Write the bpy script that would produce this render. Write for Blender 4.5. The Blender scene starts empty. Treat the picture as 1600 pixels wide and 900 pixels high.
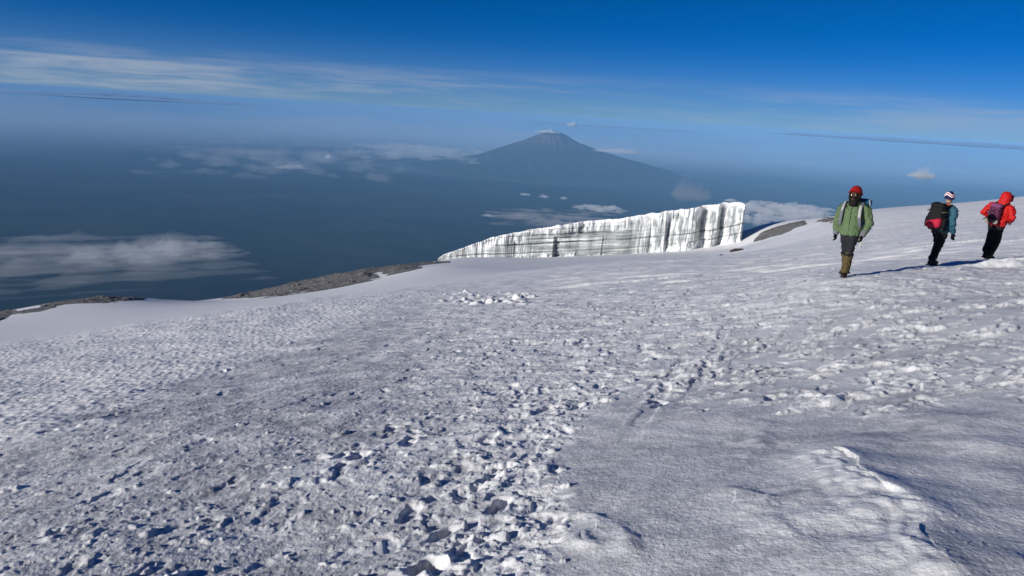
import bpy, bmesh, math, random
import numpy as np
from mathutils import Vector, Matrix

# ------------------------------------------------------------------ camera, sky, sun, exposure
sc = bpy.context.scene
COL = sc.collection
F = 1164.0
PITCH = math.radians(13.15)
ROLL = math.radians(3.35)
EYE = np.array([0.0, 0.0, 0.0])
FWD = np.array([0, math.cos(PITCH), -math.sin(PITCH)])
U0 = np.array([0, math.sin(PITCH), math.cos(PITCH)])
R0 = np.array([1.0, 0, 0])
RT = math.cos(ROLL) * R0 + math.sin(ROLL) * U0
UP = math.cos(ROLL) * U0 - math.sin(ROLL) * R0
cam = bpy.data.cameras.new('camera')
cam.sensor_width = 36.0
cam.lens = 36.0 * F / 1600.0
cam.clip_start = 0.05
cam.clip_end = 900000.0
camo = bpy.data.objects.new('camera', cam)
COL.objects.link(camo)
M = Matrix(((RT[0], UP[0], -FWD[0], 0), (RT[1], UP[1], -FWD[1], 0), (RT[2], UP[2], -FWD[2], 0), (0, 0, 0, 1)))
camo.matrix_world = M
sc.camera = camo

SUN_ELEV = math.radians(15.5)
SUN_AZ = math.radians(238.0)          # clockwise from +y (the view's forward)
SDIR = Vector((math.sin(SUN_AZ) * math.cos(SUN_ELEV), math.cos(SUN_AZ) * math.cos(SUN_ELEV), math.sin(SUN_ELEV)))
sun = bpy.data.lights.new('sun', 'SUN')
sun.energy = 5.0
sun.angle = math.radians(0.55)
sun.color = (1.0, 0.94, 0.85)
suno = bpy.data.objects.new('sun', sun)
COL.objects.link(suno)
suno.rotation_euler = SDIR.to_track_quat('Z', 'Y').to_euler()

world = bpy.data.worlds.new('World')
sc.world = world
world.use_nodes = True
sc.view_settings.view_transform = 'Standard'
sc.view_settings.look = 'None'
sc.view_settings.gamma = 1.0
sc.view_settings.exposure = 0.0
sc.cycles.use_denoising = True
sc.cycles.max_bounces = 12
sc.cycles.diffuse_bounces = 4
sc.cycles.volume_bounces = 4
sc.cycles.transparent_max_bounces = 16


class NT:
    """small helper to write node trees"""
    def __init__(s, tree):
        s.t = tree
        s.n = tree.nodes
        s.l = tree.links

    def node(s, typ, ins=None, **props):
        nd = s.n.new(typ)
        for k, v in props.items():
            setattr(nd, k, v)
        for k, v in (ins or {}).items():
            s.put(nd.inputs[k], v)
        return nd

    def put(s, sock, v):
        if hasattr(v, 'is_output'):
            s.l.new(v, sock)
        elif hasattr(v, 'outputs'):
            s.l.new(v.outputs[0], sock)
        else:
            sock.default_value = v

    def math(s, op, a, b=0.0, c=None, clamp=False):
        nd = s.n.new('ShaderNodeMath')
        nd.operation = op
        nd.use_clamp = clamp
        s.put(nd.inputs[0], a)
        s.put(nd.inputs[1], b)
        if c is not None:
            s.put(nd.inputs[2], c)
        return nd.outputs[0]

    def mrange(s, v, a, b, c, d, smooth=True):
        nd = s.n.new('ShaderNodeMapRange')
        nd.interpolation_type = 'SMOOTHSTEP' if smooth else 'LINEAR'
        s.put(nd.inputs['Value'], v)
        for k, x in zip(('From Min', 'From Max', 'To Min', 'To Max'), (a, b, c, d)):
            s.put(nd.inputs[k], x)
        return nd.outputs[0]

    def noise(s, vec, scale, detail=4.0, rough=0.55, dist=0.0):
        nd = s.n.new('ShaderNodeTexNoise')
        if vec is not None:
            s.put(nd.inputs['Vector'], vec)
        nd.inputs['Scale'].default_value = scale
        nd.inputs['Detail'].default_value = detail
        nd.inputs['Roughness'].default_value = rough
        nd.inputs['Distortion'].default_value = dist
        return nd.outputs['Fac']

    def mapping(s, vec, scale=(1, 1, 1), loc=(0, 0, 0), rot=(0, 0, 0)):
        nd = s.n.new('ShaderNodeMapping')
        s.put(nd.inputs['Vector'], vec)
        nd.inputs['Scale'].default_value = scale
        nd.inputs['Location'].default_value = loc
        nd.inputs['Rotation'].default_value = rot
        return nd.outputs[0]

    def mix(s, fac, a, b, blend='MIX'):
        nd = s.n.new('ShaderNodeMix')
        nd.data_type = 'RGBA'
        nd.blend_type = blend
        s.put(nd.inputs[0], fac)
        for sock, v in ((nd.inputs[6], a), (nd.inputs[7], b)):
            if isinstance(v, tuple) and len(v) == 3:
                v = v + (1.0,)
            s.put(sock, v)
        return nd.outputs[2]

    def ramp(s, fac, stops):
        nd = s.n.new('ShaderNodeValToRGB')
        s.put(nd.inputs[0], fac)
        el = nd.color_ramp.elements
        while len(el) < len(stops):
            el.new(0.5)
        for e, (p, c) in zip(el, stops):
            e.position = p
            e.color = c if len(c) == 4 else tuple(c) + (1.0,)
        return nd.outputs[0]


# world: clear high-altitude sky with thin cirrus bands low over the horizon
w = NT(world.node_tree)
w.n.clear()
sky = w.node('ShaderNodeTexSky', sky_type='NISHITA', sun_disc=False, sun_elevation=SUN_ELEV, sun_rotation=SUN_AZ,
             altitude=5700.0, air_density=1.0, dust_density=0.35, ozone_density=5.0)
SKY_STRENGTH = 0.068
hs0 = w.node('ShaderNodeHueSaturation', {'Saturation': 1.22, 'Value': 1.0, 'Color': sky.outputs[0]})
hs = w.node('ShaderNodeMix', {0: 1.0, 6: hs0.outputs[0], 7: (0.66, 0.82, 1.0, 1.0)}, data_type='RGBA', blend_type='MULTIPLY')
tc = w.node('ShaderNodeTexCoord')
sep = w.node('ShaderNodeSeparateXYZ', {0: tc.outputs['Generated']})
el = w.math('MULTIPLY', sep.outputs[2], 57.3)
az = w.math('MULTIPLY', w.math('ARCTAN2', sep.outputs[0], sep.outputs[1]), 57.3)
cv = w.node('ShaderNodeCombineXYZ', {0: w.math('MULTIPLY', az, 0.055), 1: w.math('MULTIPLY', el, 0.62), 2: 3.7})
warp = w.noise(cv, 1.6, 2.0)
cv2 = w.node('ShaderNodeCombineXYZ', {0: w.math('MULTIPLY', az, 0.05), 1: w.math('MULTIPLY_ADD', el, 0.75, w.math('MULTIPLY', warp, 0.8)), 2: 8.1})
n1 = w.noise(cv2, 1.3, 6.0, 0.6)
streak = w.mrange(n1, 0.40, 0.66, 0.0, 1.0)
left = w.mrange(az, 5.0, -38.0, 0.42, 1.0)
band = w.math('MULTIPLY', w.mrange(el, 3.4, 1.4, 0.0, 1.0), w.mrange(el, -1.2, 0.3, 0.0, 1.0))
cir = w.math('MULTIPLY', w.math('MULTIPLY', streak, band), w.math('MULTIPLY', left, 0.85))
veil = w.math('MULTIPLY', w.mrange(el, 5.5, -0.6, 0.0, 1.0), 0.30)
c1 = w.mix(veil, hs.outputs[2], (3.4, 4.6, 6.8))
c2 = w.mix(cir, c1, (5.6, 6.3, 7.6))
c3 = w.mix(w.mrange(el, -0.2, -1.6, 0.0, 1.0), c2, (0.8, 2.0, 4.2))   # the hazy horizon air below eye level
bg = w.node('ShaderNodeBackground', {'Color': c3, 'Strength': SKY_STRENGTH})
w.node('ShaderNodeOutputWorld', {'Surface': bg.outputs[0]})

# ------------------------------------------------------------------ helpers
rng = np.random.default_rng(7)


def ray(X, Y):
    return FWD + RT * (X - 800.0) / F - UP * (Y - 450.0) / F


def at(X, Y, d):
    """point at horizontal distance d along the sight line surveyed in the photograph"""
    r = ray(X, Y)
    return r * d / math.hypot(r[0], r[1])


def proj(x, y, z):
    wd = x * FWD[0] + y * FWD[1] + z * FWD[2]
    wd = np.where(wd < 0.05, 0.05, wd)
    return (800 + F * (x * RT[0] + y * RT[1] + z * RT[2]) / wd,
            450 - F * (x * UP[0] + y * UP[1] + z * UP[2]) / wd)


def sstep(a, b, x):
    t = np.clip((x - a) / (b - a), 0, 1)
    return t * t * (3 - 2 * t)


def hash2(ix, iy, seed):
    h = (ix.astype(np.int64) * 374761393 + iy.astype(np.int64) * 668265263 + seed * 982451653) & 0xffffffff
    h = ((h ^ (h >> 13)) * 1274126177) & 0xffffffff
    h = (h ^ (h >> 16)) & 0xffffffff
    return h


def perlin(x, y, seed=0):
    ix = np.floor(x); iy = np.floor(y)
    fx = x - ix; fy = y - iy
    u = fx * fx * fx * (fx * (fx * 6 - 15) + 10)
    v = fy * fy * fy * (fy * (fy * 6 - 15) + 10)

    def g(dx, dy):
        a = hash2(ix + dx, iy + dy, seed).astype(np.float64) * (2 * math.pi / 4294967296.0)
        return np.cos(a) * (fx - dx) + np.sin(a) * (fy - dy)
    a = g(0, 0); b = g(1, 0); c = g(0, 1); d = g(1, 1)
    return ((a + (b - a) * u) + ((c + (d - c) * u) - (a + (b - a) * u)) * v) * 1.5


def fbm(x, y, oct=4, seed=0, gain=0.5, lac=2.03):
    s = 0; a = 1.0
    for i in range(oct):
        s = s + a * perlin(x, y, seed + i * 17)
        x = x * lac + 11.3; y = y * lac - 7.1; a *= gain
    return s


def worley(x, y, seed=0, jitter=0.85):
    ix = np.floor(x); iy = np.floor(y)
    f1 = np.full(x.shape, 9.0); f2 = np.full(x.shape, 9.0)
    for dx in (-1, 0, 1):
        for dy in (-1, 0, 1):
            hx = hash2(ix + dx, iy + dy, seed) / 4294967296.0
            hy = hash2(ix + dx, iy + dy, seed + 91) / 4294967296.0
            d = np.hypot(ix + dx + 0.5 + jitter * (hx - 0.5) - x, iy + dy + 0.5 + jitter * (hy - 0.5) - y)
            f2 = np.where(d < f1, f1, np.minimum(f2, d))
            f1 = np.minimum(f1, d)
    return f1, f2


def link(name, me, mat=None, parent=None, smooth=True):
    o = bpy.data.objects.new(name, me)
    COL.objects.link(o)
    if mat is not None:
        me.materials.append(mat)
    if smooth:
        me.polygons.foreach_set('use_smooth', np.ones(len(me.polygons), dtype=bool))
    if parent is not None:
        o.parent = parent
    return o


def mesh_np(name, co, quads, tris=None):
    me = bpy.data.meshes.new(name)
    co = np.ascontiguousarray(co, dtype=np.float32)
    quads = np.asarray(quads, dtype=np.int32).reshape(-1, 4)
    tris = np.zeros((0, 3), np.int32) if tris is None else np.asarray(tris, dtype=np.int32).reshape(-1, 3)
    me.vertices.add(len(co))
    me.vertices.foreach_set('co', co.ravel())
    nl = quads.size + tris.size
    me.loops.add(nl)
    me.loops.foreach_set('vertex_index', np.concatenate([quads.ravel(), tris.ravel()]))
    me.polygons.add(len(quads) + len(tris))
    st = np.concatenate([np.arange(len(quads)) * 4, quads.size + np.arange(len(tris)) * 3]).astype(np.int32)
    me.polygons.foreach_set('loop_start', st)
    me.update(calc_edges=True)
    me.validate()
    return me


def grid_quads(nu, nv, wrap=False):
    a = np.arange(nu * nv).reshape(nu, nv)
    if wrap:
        a = np.concatenate([a, a[:, :1]], axis=1)
    return np.stack([a[:-1, :-1], a[:-1, 1:], a[1:, 1:], a[1:, :-1]], axis=-1).reshape(-1, 4)


def fattr(me, name, vals):
    at_ = me.attributes.new(name, 'FLOAT', 'POINT')
    at_.data.foreach_set('value', np.ascontiguousarray(vals, dtype=np.float32))


def tag(o, label=None, cat=None, group=None, kind=None):
    if label: o['label'] = label
    if cat: o['category'] = cat
    if group: o['group'] = group
    if kind: o['kind'] = kind
    return o


def mat(name):
    m = bpy.data.materials.new(name)
    m.use_nodes = True
    t = NT(m.node_tree)
    b = t.n['Principled BSDF']
    return m, t, b


# ------------------------------------------------------------------ the slope: one smooth base form
PA, PB, PC = 0.135, -0.10, -1.65           # general fall of the slope near the camera
CTRL = [  # X, Y in the 1600x900 photograph, horizontal distance in metres
    (0, 900, 4.7), (400, 900, 3.75), (800, 900, 3.15), (1200, 900, 3.0), (1600, 900, 3.3),
    (0, 800, 6.4), (800, 800, 4.1), (1600, 800, 4.2),
    (0, 700, 9.2), (400, 700, 6.6), (800, 700, 5.6), (1200, 700, 5.2), (1600, 700, 5.5),
    (0, 610, 16), (400, 580, 13), (800, 560, 10.6), (1200, 540, 10), (1600, 540, 9.4),
    (0, 541, 30), (200, 508, 33), (350, 484, 37), (520, 463, 42), (690, 450, 36),
    (800, 500, 16.5), (800, 450, 30), (800, 425, 80), (800, 403, 262), (690, 408, 262), (950, 398, 258),
    (1000, 470, 18), (1000, 430, 34), (1000, 408, 90),
    (1200, 480, 13.5), (1200, 435, 21), (1200, 405, 55), (1160, 383, 240),
    (1320, 433, 16), (1457, 416, 18.7), (1545, 408, 20.75), (1600, 401, 22), (1600, 470, 13),
    (1320, 405, 34), (1457, 385, 34), (1600, 370, 42), (1400, 365, 80), (1600, 340, 90), (1300, 372, 90),
    (1600, 307, 170), (1450, 323, 180), (1300, 340, 190), (1190, 352, 262),
    (690, 417, 150), (765, 416, 150), (850, 414, 150), (950, 411, 150), (1060, 406, 150), (1158, 396, 130), (690, 410, 215), (765, 407.5, 215), (850, 406, 215), (950, 402, 215), (1060, 398, 215), (1158, 386, 200),
    (1200, 380, 150), (1240, 366, 190), (1300, 353, 140), (765, 425, 100), (950, 420, 100), (1060, 415, 100),
    (300, 470, 170), (350, 470, 175), (260, 470, 150),
    # far bank on the left, behind a shallow dip
    (0, 551, 44), (200, 514, 48), (350, 488, 56), (520, 467, 62),
    (0, 527, 80), (0, 505, 118), (200, 492, 100), (200, 465, 152), (140, 466, 152), (232, 466, 155), (90, 472, 150), (40, 481, 146), (200, 478, 128), (120, 484, 128), (350, 473, 125), (500, 455, 130), (0, 491, 140),
    (340, 466, 200), (450, 447, 220), (560, 428, 240), (680, 412, 262), (560, 442, 150), (690, 425, 120),
]
HID = [  # the ground falling away beyond each skyline
    (0, 640, 300), (200, 600, 320), (340, 590, 420), (450, 560, 420), (560, 540, 440), (690, 520, 450), (800, 500, 450),
    (950, 490, 450), (1160, 460, 430), (1300, 440, 400), (1450, 420, 380), (1600, 400, 380),
]
cp = [at(*c) for c in CTRL + HID]
for X_, ys in ((-450, ((900, 7.5), (700, 14), (600, 30), (570, 80), (560, 150), (720, 320))),
               (2050, ((900, 4.2), (700, 6.4), (540, 9.6), (400, 20), (330, 45), (290, 100), (270, 180), (380, 380)))):
    for Y_, d_ in ys:
        cp.append(at(X_, Y_, d_))
for a_ in np.radians((-50, -25, 0, 25, 50)):
    for d_ in (0.6, 1.5):
        x_, y_ = d_ * math.sin(a_), d_ * math.cos(a_)
        cp.append(np.array([x_, y_, PC + PA * x_ + PB * y_]))
cp = np.array(cp)


def uv_of(x, y):
    d = np.hypot(x, y)
    a = np.clip(np.arctan2(x, y), -0.96, 0.96)
    return a * 1.6, np.log(np.maximum(d, 0.3)) * 0.75


def rbf(r2):
    return np.where(r2 > 1e-12, 0.5 * r2 * np.log(np.maximum(r2, 1e-12)), 0.0)


cu, cvv = uv_of(cp[:, 0], cp[:, 1])
cd = np.hypot(cp[:, 0], cp[:, 1])
rhs = (cp[:, 2] - (PC + PA * cp[:, 0] + PB * cp[:, 1])) / cd
n_ = len(cp)
A = np.zeros((n_ + 3, n_ + 3))
A[:n_, :n_] = rbf((cu[:, None] - cu) ** 2 + (cvv[:, None] - cvv) ** 2) + np.eye(n_) * 0.0001
A[:n_, n_:] = np.stack([np.ones(n_), cu, cvv], 1)
A[n_:, :n_] = A[:n_, n_:].T
WT = np.linalg.solve(A, np.concatenate([rhs, np.zeros(3)]))


def base_z(x, y):
    x = np.asarray(x, float); y = np.asarray(y, float)
    shp = x.shape
    xf = x.ravel(); yf = y.ravel()
    out = np.empty(xf.shape)
    for i in range(0, len(xf), 100000):
        u, v = uv_of(xf[i:i + 100000], yf[i:i + 100000])
        s = WT[n_] + WT[n_ + 1] * u + WT[n_ + 2] * v
        r2 = (u[:, None] - cu) ** 2 + (v[:, None] - cvv) ** 2
        s = s + rbf(r2) @ WT[:n_]
        out[i:i + 100000] = s
    d = np.hypot(xf, yf)
    ang = np.abs(np.arctan2(xf, yf))
    k = 1 - sstep(1.0, 1.5, ang)
    return (PC + PA * xf + PB * yf + out * np.minimum(d, 700) * k).reshape(shp)


def base1(x, y):
    return float(base_z(np.array([x]), np.array([y]))[0])


# ------------------------------------------------------------------ snow surface: polar sheet, finest near the walkers' path
az_d = np.radians(np.linspace(-46, 46, 1380))
az_s = np.radians(np.concatenate([np.linspace(46.8, 180, 60)[:-1], np.linspace(-180, -46.8, 60)]))
AZ = np.sort(np.concatenate([az_d, az_s]))
ld = [math.log(0.35)]
while ld[-1] < math.log(620):
    d = math.exp(ld[-1])
    st = 0.06 if d < 2.0 else (0.0030 if d < 9 else (0.0036 if d < 45 else (0.0065 if d < 300 else 0.02)))
    ld.append(ld[-1] + st)
DD = np.exp(np.array(ld))
ND, NA = len(DD), len(AZ)
GX = DD[:, None] * np.sin(AZ)[None]
GY = DD[:, None] * np.cos(AZ)[None]
# the base form is smooth: evaluate it on a coarse grid and interpolate
ci = np.unique(np.concatenate([np.arange(0, ND, 8), [ND - 1]]))
cj = np.unique(np.concatenate([np.arange(0, NA, 6), [NA - 1]]))
BZc = base_z(GX[np.ix_(ci, cj)], GY[np.ix_(ci, cj)])


def interp_axis(arr, src, n):
    t = np.arange(n)
    k = np.clip(np.searchsorted(src, t, side='right') - 1, 0, len(src) - 2)
    f = (t - src[k]) / (src[k + 1] - src[k])
    return arr[k] * (1 - f)[:, None] + arr[k + 1] * f[:, None]


GZ = interp_axis(interp_axis(BZc, ci, ND).T, cj, NA).T
BASE = GZ.copy()
PX, PY = proj(GX, GY, GZ)
D2 = np.hypot(GX, GY)
infront = (np.abs(np.arctan2(GX, GY)) < 0.85).astype(float)
PX = np.where(infront > 0, PX, np.where(GX < 0, -600, 2300))
PY = np.where(infront > 0, PY, 700)
PX = np.clip(PX, -900, 2600); PY = np.clip(PY, 200, 1500)
near = D2 < 60
# zones of the snow cover -------------------------------------------------------------
wob = 26 * fbm(GX * 0.9, GY * 0.9, 3, 3)
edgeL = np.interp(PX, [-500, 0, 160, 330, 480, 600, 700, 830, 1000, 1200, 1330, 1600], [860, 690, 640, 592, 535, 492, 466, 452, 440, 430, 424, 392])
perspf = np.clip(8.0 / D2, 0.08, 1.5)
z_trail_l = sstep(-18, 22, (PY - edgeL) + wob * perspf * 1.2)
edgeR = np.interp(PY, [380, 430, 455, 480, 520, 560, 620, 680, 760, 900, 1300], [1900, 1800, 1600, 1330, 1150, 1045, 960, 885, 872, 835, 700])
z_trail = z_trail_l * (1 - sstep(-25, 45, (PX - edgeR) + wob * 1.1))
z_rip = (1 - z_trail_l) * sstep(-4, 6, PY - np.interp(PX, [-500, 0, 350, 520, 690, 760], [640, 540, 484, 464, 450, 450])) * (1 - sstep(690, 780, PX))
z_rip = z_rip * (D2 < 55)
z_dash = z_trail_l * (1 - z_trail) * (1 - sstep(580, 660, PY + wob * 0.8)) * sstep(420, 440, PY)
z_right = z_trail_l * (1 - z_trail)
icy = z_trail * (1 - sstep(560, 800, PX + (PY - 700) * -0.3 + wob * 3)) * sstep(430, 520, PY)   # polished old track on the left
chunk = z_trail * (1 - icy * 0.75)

H = np.zeros_like(GZ)
sel = D2 < 70


def S(fn):
    """evaluate fn only where the detail can be seen"""
    out = np.zeros_like(GZ)
    k = sel & (infront > 0)
    out[k] = fn(GX[k], GY[k])
    return out


# broad undulation of the slope
H += S(lambda x, y: 0.045 * fbm(x * 0.55, y * 0.55, 3, 21)) * (1 - 0.4 * z_right)
# sun-cups on the untouched snow: small cusped cells drawn out along the contour
def cups(x, y):
    xr = x * 0.94 + y * 0.34 + 0.05 * fbm(x * 2.5, y * 2.5, 2, 5); yr = -x * 0.34 + y * 0.94 + 0.05 * fbm(x * 2.5, y * 2.5, 2, 6)
    f1, f2 = worley(xr / 0.165, yr / 0.088, 31)
    g1, g2 = worley(xr / 0.105, yr / 0.07, 32)
    return 0.031 * np.minimum(f1, 0.8) ** 1.6 + 0.012 * g1 + 0.010 * fbm(xr * 6, yr * 9, 2, 33)
H += S(cups) * z_rip
# rough trampled crust
def rough(x, y):
    return 0.018 * fbm(x * 1.6, y * 2.6, 6, 41, 0.54) + 0.006 * np.abs(fbm(x * 7, y * 9, 4, 42, 0.6))
H += S(rough) * z_trail * (0.8 - 0.5 * icy)
# polished gullies along the track on the left
def gully(x, y):
    xr = x * 0.55 + y * 0.83; yr = -x * 0.83 + y * 0.55
    f = fbm(xr * 0.7, yr * 2.1, 4, 51)
    r = fbm(xr * 5.0, yr * 9.0, 4, 52, 0.6)
    t = fbm(x * 22.0, y * 22.0, 3, 53, 0.6)
    s_ = fbm(xr * 7.0, yr * 20.0, 4, 54, 0.6)
    return 0.036 * f - 0.004 * np.abs(r) + 0.0042 * s_ + 0.0020 * t
H += S(gully) * icy
# plates of broken crust (steps with crisp risers)
def plates(x, y):
    q = fbm(x * 2.1 + 0.12 * fbm(x * 9, y * 9, 2, 61), y * 2.6, 4, 62, 0.5) * 3.2
    k = np.floor(q); f = q - k
    return 0.013 * (k + sstep(0.74, 0.97, f)) + 0.006 * f
H += S(plates) * chunk * sstep(3.0, 4.0, D2 + 2) * 0.9
# lumps kicked up
def lumps(x, y):
    f1, f2 = worley(x / 0.19 + 0.35 * fbm(x * 6, y * 6, 2, 71), y / 0.19 + 0.35 * fbm(x * 6, y * 6, 2, 72), 73, 1.0)
    pick = hash2(np.floor(x / 0.6), np.floor(y / 0.6), 74) / 4294967296.0
    m = sstep(0.0, 0.35, fbm(x * 0.9, y * 0.9, 3, 75))
    return 0.015 * np.maximum(0, 0.42 - f1) / 0.42 * m
H += S(lumps) * (chunk * 0.9 + z_dash * 0.10)
# wind slabs and low sastrugi to the right of the track, drawn out across the view
def slabs(x, y):
    xr = x * 0.90 + y * 0.43; yr = -x * 0.43 + y * 0.90
    q = fbm(xr * 0.85 + 0.25 * fbm(x * 2.2, y * 2.2, 2, 80), yr * 2.7, 4, 81, 0.52)
    lens = np.sqrt(np.clip(q - 0.30, 0, 1))
    e = 0.085 * lens * (1 + 0.5 * fbm(x * 7, y * 10, 3, 83))
    e2 = 0.050 * np.sqrt(np.clip(fbm(xr * 2.0, yr * 6.5, 4, 82, 0.55) - 0.42, 0, 1))
    return e + e2
H += S(slabs) * z_right * (0.06 + 1.0 * z_dash)
# smooth wind-packed snow: shallow ripples
def wind(x, y):
    xr = x * 0.80 - y * 0.60; yr = x * 0.60 + y * 0.80
    return 0.013 * fbm(xr * 0.7, yr * 1.7, 3, 91, 0.42) + 0.0016 * fbm(x * 30, y * 30, 3, 92, 0.7)
H += S(wind) * (z_right * 0.9)
H += S(lambda x, y: 0.0045 * fbm(x * 16, y * 16, 4, 95, 0.62)) * (z_trail + 0.35 * z_rip)


def seg_dist(x, y, poly):
    """distance to a polyline, signed side (+ right of travel) and parameter 0..1"""
    best = np.full(x.shape, 1e9); side = np.zeros(x.shape); par = np.zeros(x.shape)
    L = len(poly) - 1
    for i in range(L):
        a = poly[i]; b = poly[i + 1]
        e = b - a; l2 = e @ e
        t = np.clip(((x - a[0]) * e[0] + (y - a[1]) * e[1]) / l2, 0, 1)
        dx = x - a[0] - t * e[0]; dy = y - a[1] - t * e[1]
        d = np.hypot(dx, dy)
        k = d < best
        best = np.where(k, d, best)
        side = np.where(k, np.sign(dx * e[1] - dy * e[0]), side)
        par = np.where(k, (i + t) / L, par)
    return best, side, par


def ground_at(X, Y):
    """where the sight line meets the smooth slope"""
    r = ray(X, Y)
    r = r / math.hypot(r[0], r[1])
    d = np.exp(np.linspace(math.log(1.5), math.log(300), 500))
    e = r[2] * d - base_z(r[0] * d, r[1] * d)
    k = np.argmax(e < 0)
    f = e[k - 1] / (e[k - 1] - e[k]) if k > 0 else 0
    return r * (d[k - 1] + f * (d[k] - d[k - 1]))


def gpoly(pts):
    p_ = np.array([ground_at(X, Y)[:2] for X, Y in pts])
    if len(p_) < 3:
        return p_
    e_ = np.concatenate([[2 * p_[0] - p_[1]], p_, [2 * p_[-1] - p_[-2]]])
    out = []
    for i in range(1, len(e_) - 2):
        for t_ in np.linspace(0, 1, 7)[:-1]:
            a_, b_, c_, d_ = e_[i - 1:i + 3]
            out.append(0.5 * (2 * b_ + (c_ - a_) * t_ + (2 * a_ - 5 * b_ + 4 * c_ - d_) * t_ ** 2 + (3 * b_ - a_ - 3 * c_ + d_) * t_ ** 3))
    out.append(p_[-1])
    return np.array(out)


# the scooped drift at the lower right: sharp crest, lit windward side, shaded hollow behind
crest = gpoly([(1236, 694), (1290, 708), (1330, 726), (1372, 772), (1408, 806), (1452, 838), (1500, 905), (1560, 990)])
wx = 0.13 * fbm(GX * 1.4, GY * 1.4, 3, 101, 0.38); wy = 0.13 * fbm(GX * 1.4 + 9, GY * 1.4, 3, 106, 0.38)
dd, sd, tp = seg_dist(GX + wx, GY + wy, crest)
amp = sstep(-0.02, 0.2, tp) * (1 - 0.25 * sstep(0.6, 0.9, tp)) * infront * (D2 < 8)
lee = sd * -1.0                      # which side is the hollow is set by the order of the points
wind_side = np.exp(-(dd / 0.40) ** 2) * 0.088 * (0.9 + 0.3 * fbm(GX * 3.5, GY * 3.5, 3, 104)) + np.exp(-(dd / 0.75) ** 2) * 0.010
hollow = 0.098 * (0.15 * np.exp(-(dd / 0.10) ** 2) + 0.85 * np.exp(-(dd / 0.58) ** 2))
Hd = np.where(lee > 0, hollow, wind_side + 0.003 * np.exp(-(dd / 0.35) ** 2) * np.sin(dd * 55 + 3 * fbm(GX * 2, GY * 2, 2, 102)))
H += Hd * amp * (D2 < 9)
crest_light = np.where(lee < 0, np.exp(-(dd / 0.5) ** 2) * sstep(-0.6, 0.3, fbm(GX * 2.6, GY * 2.6, 4, 105)), np.exp(-(dd / 0.04) ** 2)) * amp * (D2 < 9)  # sunlight on the windward face, put in as whiter snow
# the hollow widens to the right and rises again to a soft outer lip
for X, Y, r_, h_ in ((1455, 745, 0.34, -0.030), (1530, 830, 0.40, -0.030), (1400, 690, 0.30, -0.018), (1545, 700, 0.30, 0.022), (1470, 655, 0.28, 0.016), (1620, 780, 0.35, 0.024)):
    p = ground_at(X, Y)
    e2 = (GX - p[0]) ** 2 + ((GY - p[1]) / 1.25) ** 2
    H += h_ * np.exp(-e2 / r_ ** 2) * infront * (D2 < 9) * (1 + 0.35 * fbm(GX * 2.2, GY * 2.2, 3, 121))
# broken sastrugi below the drift
for pts, hgt, wdt in (([(1115, 785), (1150, 772), (1185, 790), (1215, 830), (1260, 850), (1310, 858)], 0.032, 0.13),
                      ([(1180, 640), (1190, 690), (1150, 720), (1100, 733)], 0.018, 0.16),
                      ([(1280, 858), (1360, 868), (1420, 880), (1500, 930)], 0.030, 0.14),
                      ([(900, 830), (935, 815), (975, 840), (985, 905)], 0.03, 0.10),
                      ([(905, 830), (910, 855), (950, 860)], 0.03, 0.08)):
    dd, sd, tp = seg_dist(GX, GY, gpoly(pts))
    dd = np.abs(dd + 0.04 * fbm(GX * 5, GY * 5, 3, 107))
    H += np.where(sd > 0, np.exp(-(dd / wdt) ** 2), np.exp(-(dd / (wdt * 0.6)) ** 2)) * hgt * infront * (D2 < 9) * (0.75 + 0.5 * fbm(GX * 4, GY * 4, 2, 108)) * sstep(0, 0.25, tp) * (1 - sstep(0.75, 1, tp)) * 0.8
# two boot-skid grooves running up the snow
for pts, dep, wdt in (([(968, 706), (1000, 665), (1035, 610), (1062, 570), (1082, 545)], 0.020, 0.085),
                      ([(1038, 662), (1072, 625), (1105, 575), (1130, 520), (1140, 495)], 0.020, 0.075)):
    dd, sd, tp = seg_dist(GX, GY, gpoly(pts))
    taper = sstep(0.0, 0.55, tp) * (1 - sstep(0.7, 1, tp)) * sstep(-0.9, 0.0, fbm(GX * 2.2, GY * 2.2, 3, 117))
    dd = np.abs(dd + 0.035 * fbm(GX * 3.5, GY * 3.5, 3, 118))
    H += (-dep * (1 - sstep(wdt * 0.55, wdt, dd)) + 0.008 * np.exp(-((dd - wdt * 1.35) / (wdt * 0.35)) ** 2) * np.where(sd < 0, 1, 0.3)) * taper * infront


# boot prints and clods, one stamp each
def stamp(px, py, half, fn):
    d0 = math.hypot(px, py); a0 = math.atan2(px, py)
    i0, i1 = np.searchsorted(DD, (d0 - half, d0 + half))
    j0, j1 = np.searchsorted(AZ, (a0 - half / d0, a0 + half / d0))
    if i1 - i0 < 2 or j1 - j0 < 2:
        return
    x = GX[i0:i1, j0:j1] - px; y = GY[i0:i1, j0:j1] - py
    H[i0:i1, j0:j1] += fn(x, y)


def boot(ang, dep, ln, wd, rim, sx):
    c, s = math.cos(ang), math.sin(ang)
    ph = rng.uniform(0, 100)

    def fn(x, y):
        u = (x * c + y * s) / ln; v = (-x * s + y * c) / wd
        v = v * (1 + 0.25 * np.cos(u * 3.0)) + 0.12 * u * u * sx
        e = np.sqrt(u * u + v * v) + 0.16 * perlin(x * 14 + ph, y * 14, 5)
        return -dep * (1 - sstep(0.62, 1.0, e)) * (1 + 0.35 * u) + rim * np.exp(-((e - 1.2) / 0.3) ** 2) * (0.5 + 0.7 * perlin(x * 7 + ph, y * 7, 8))
    return fn


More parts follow.
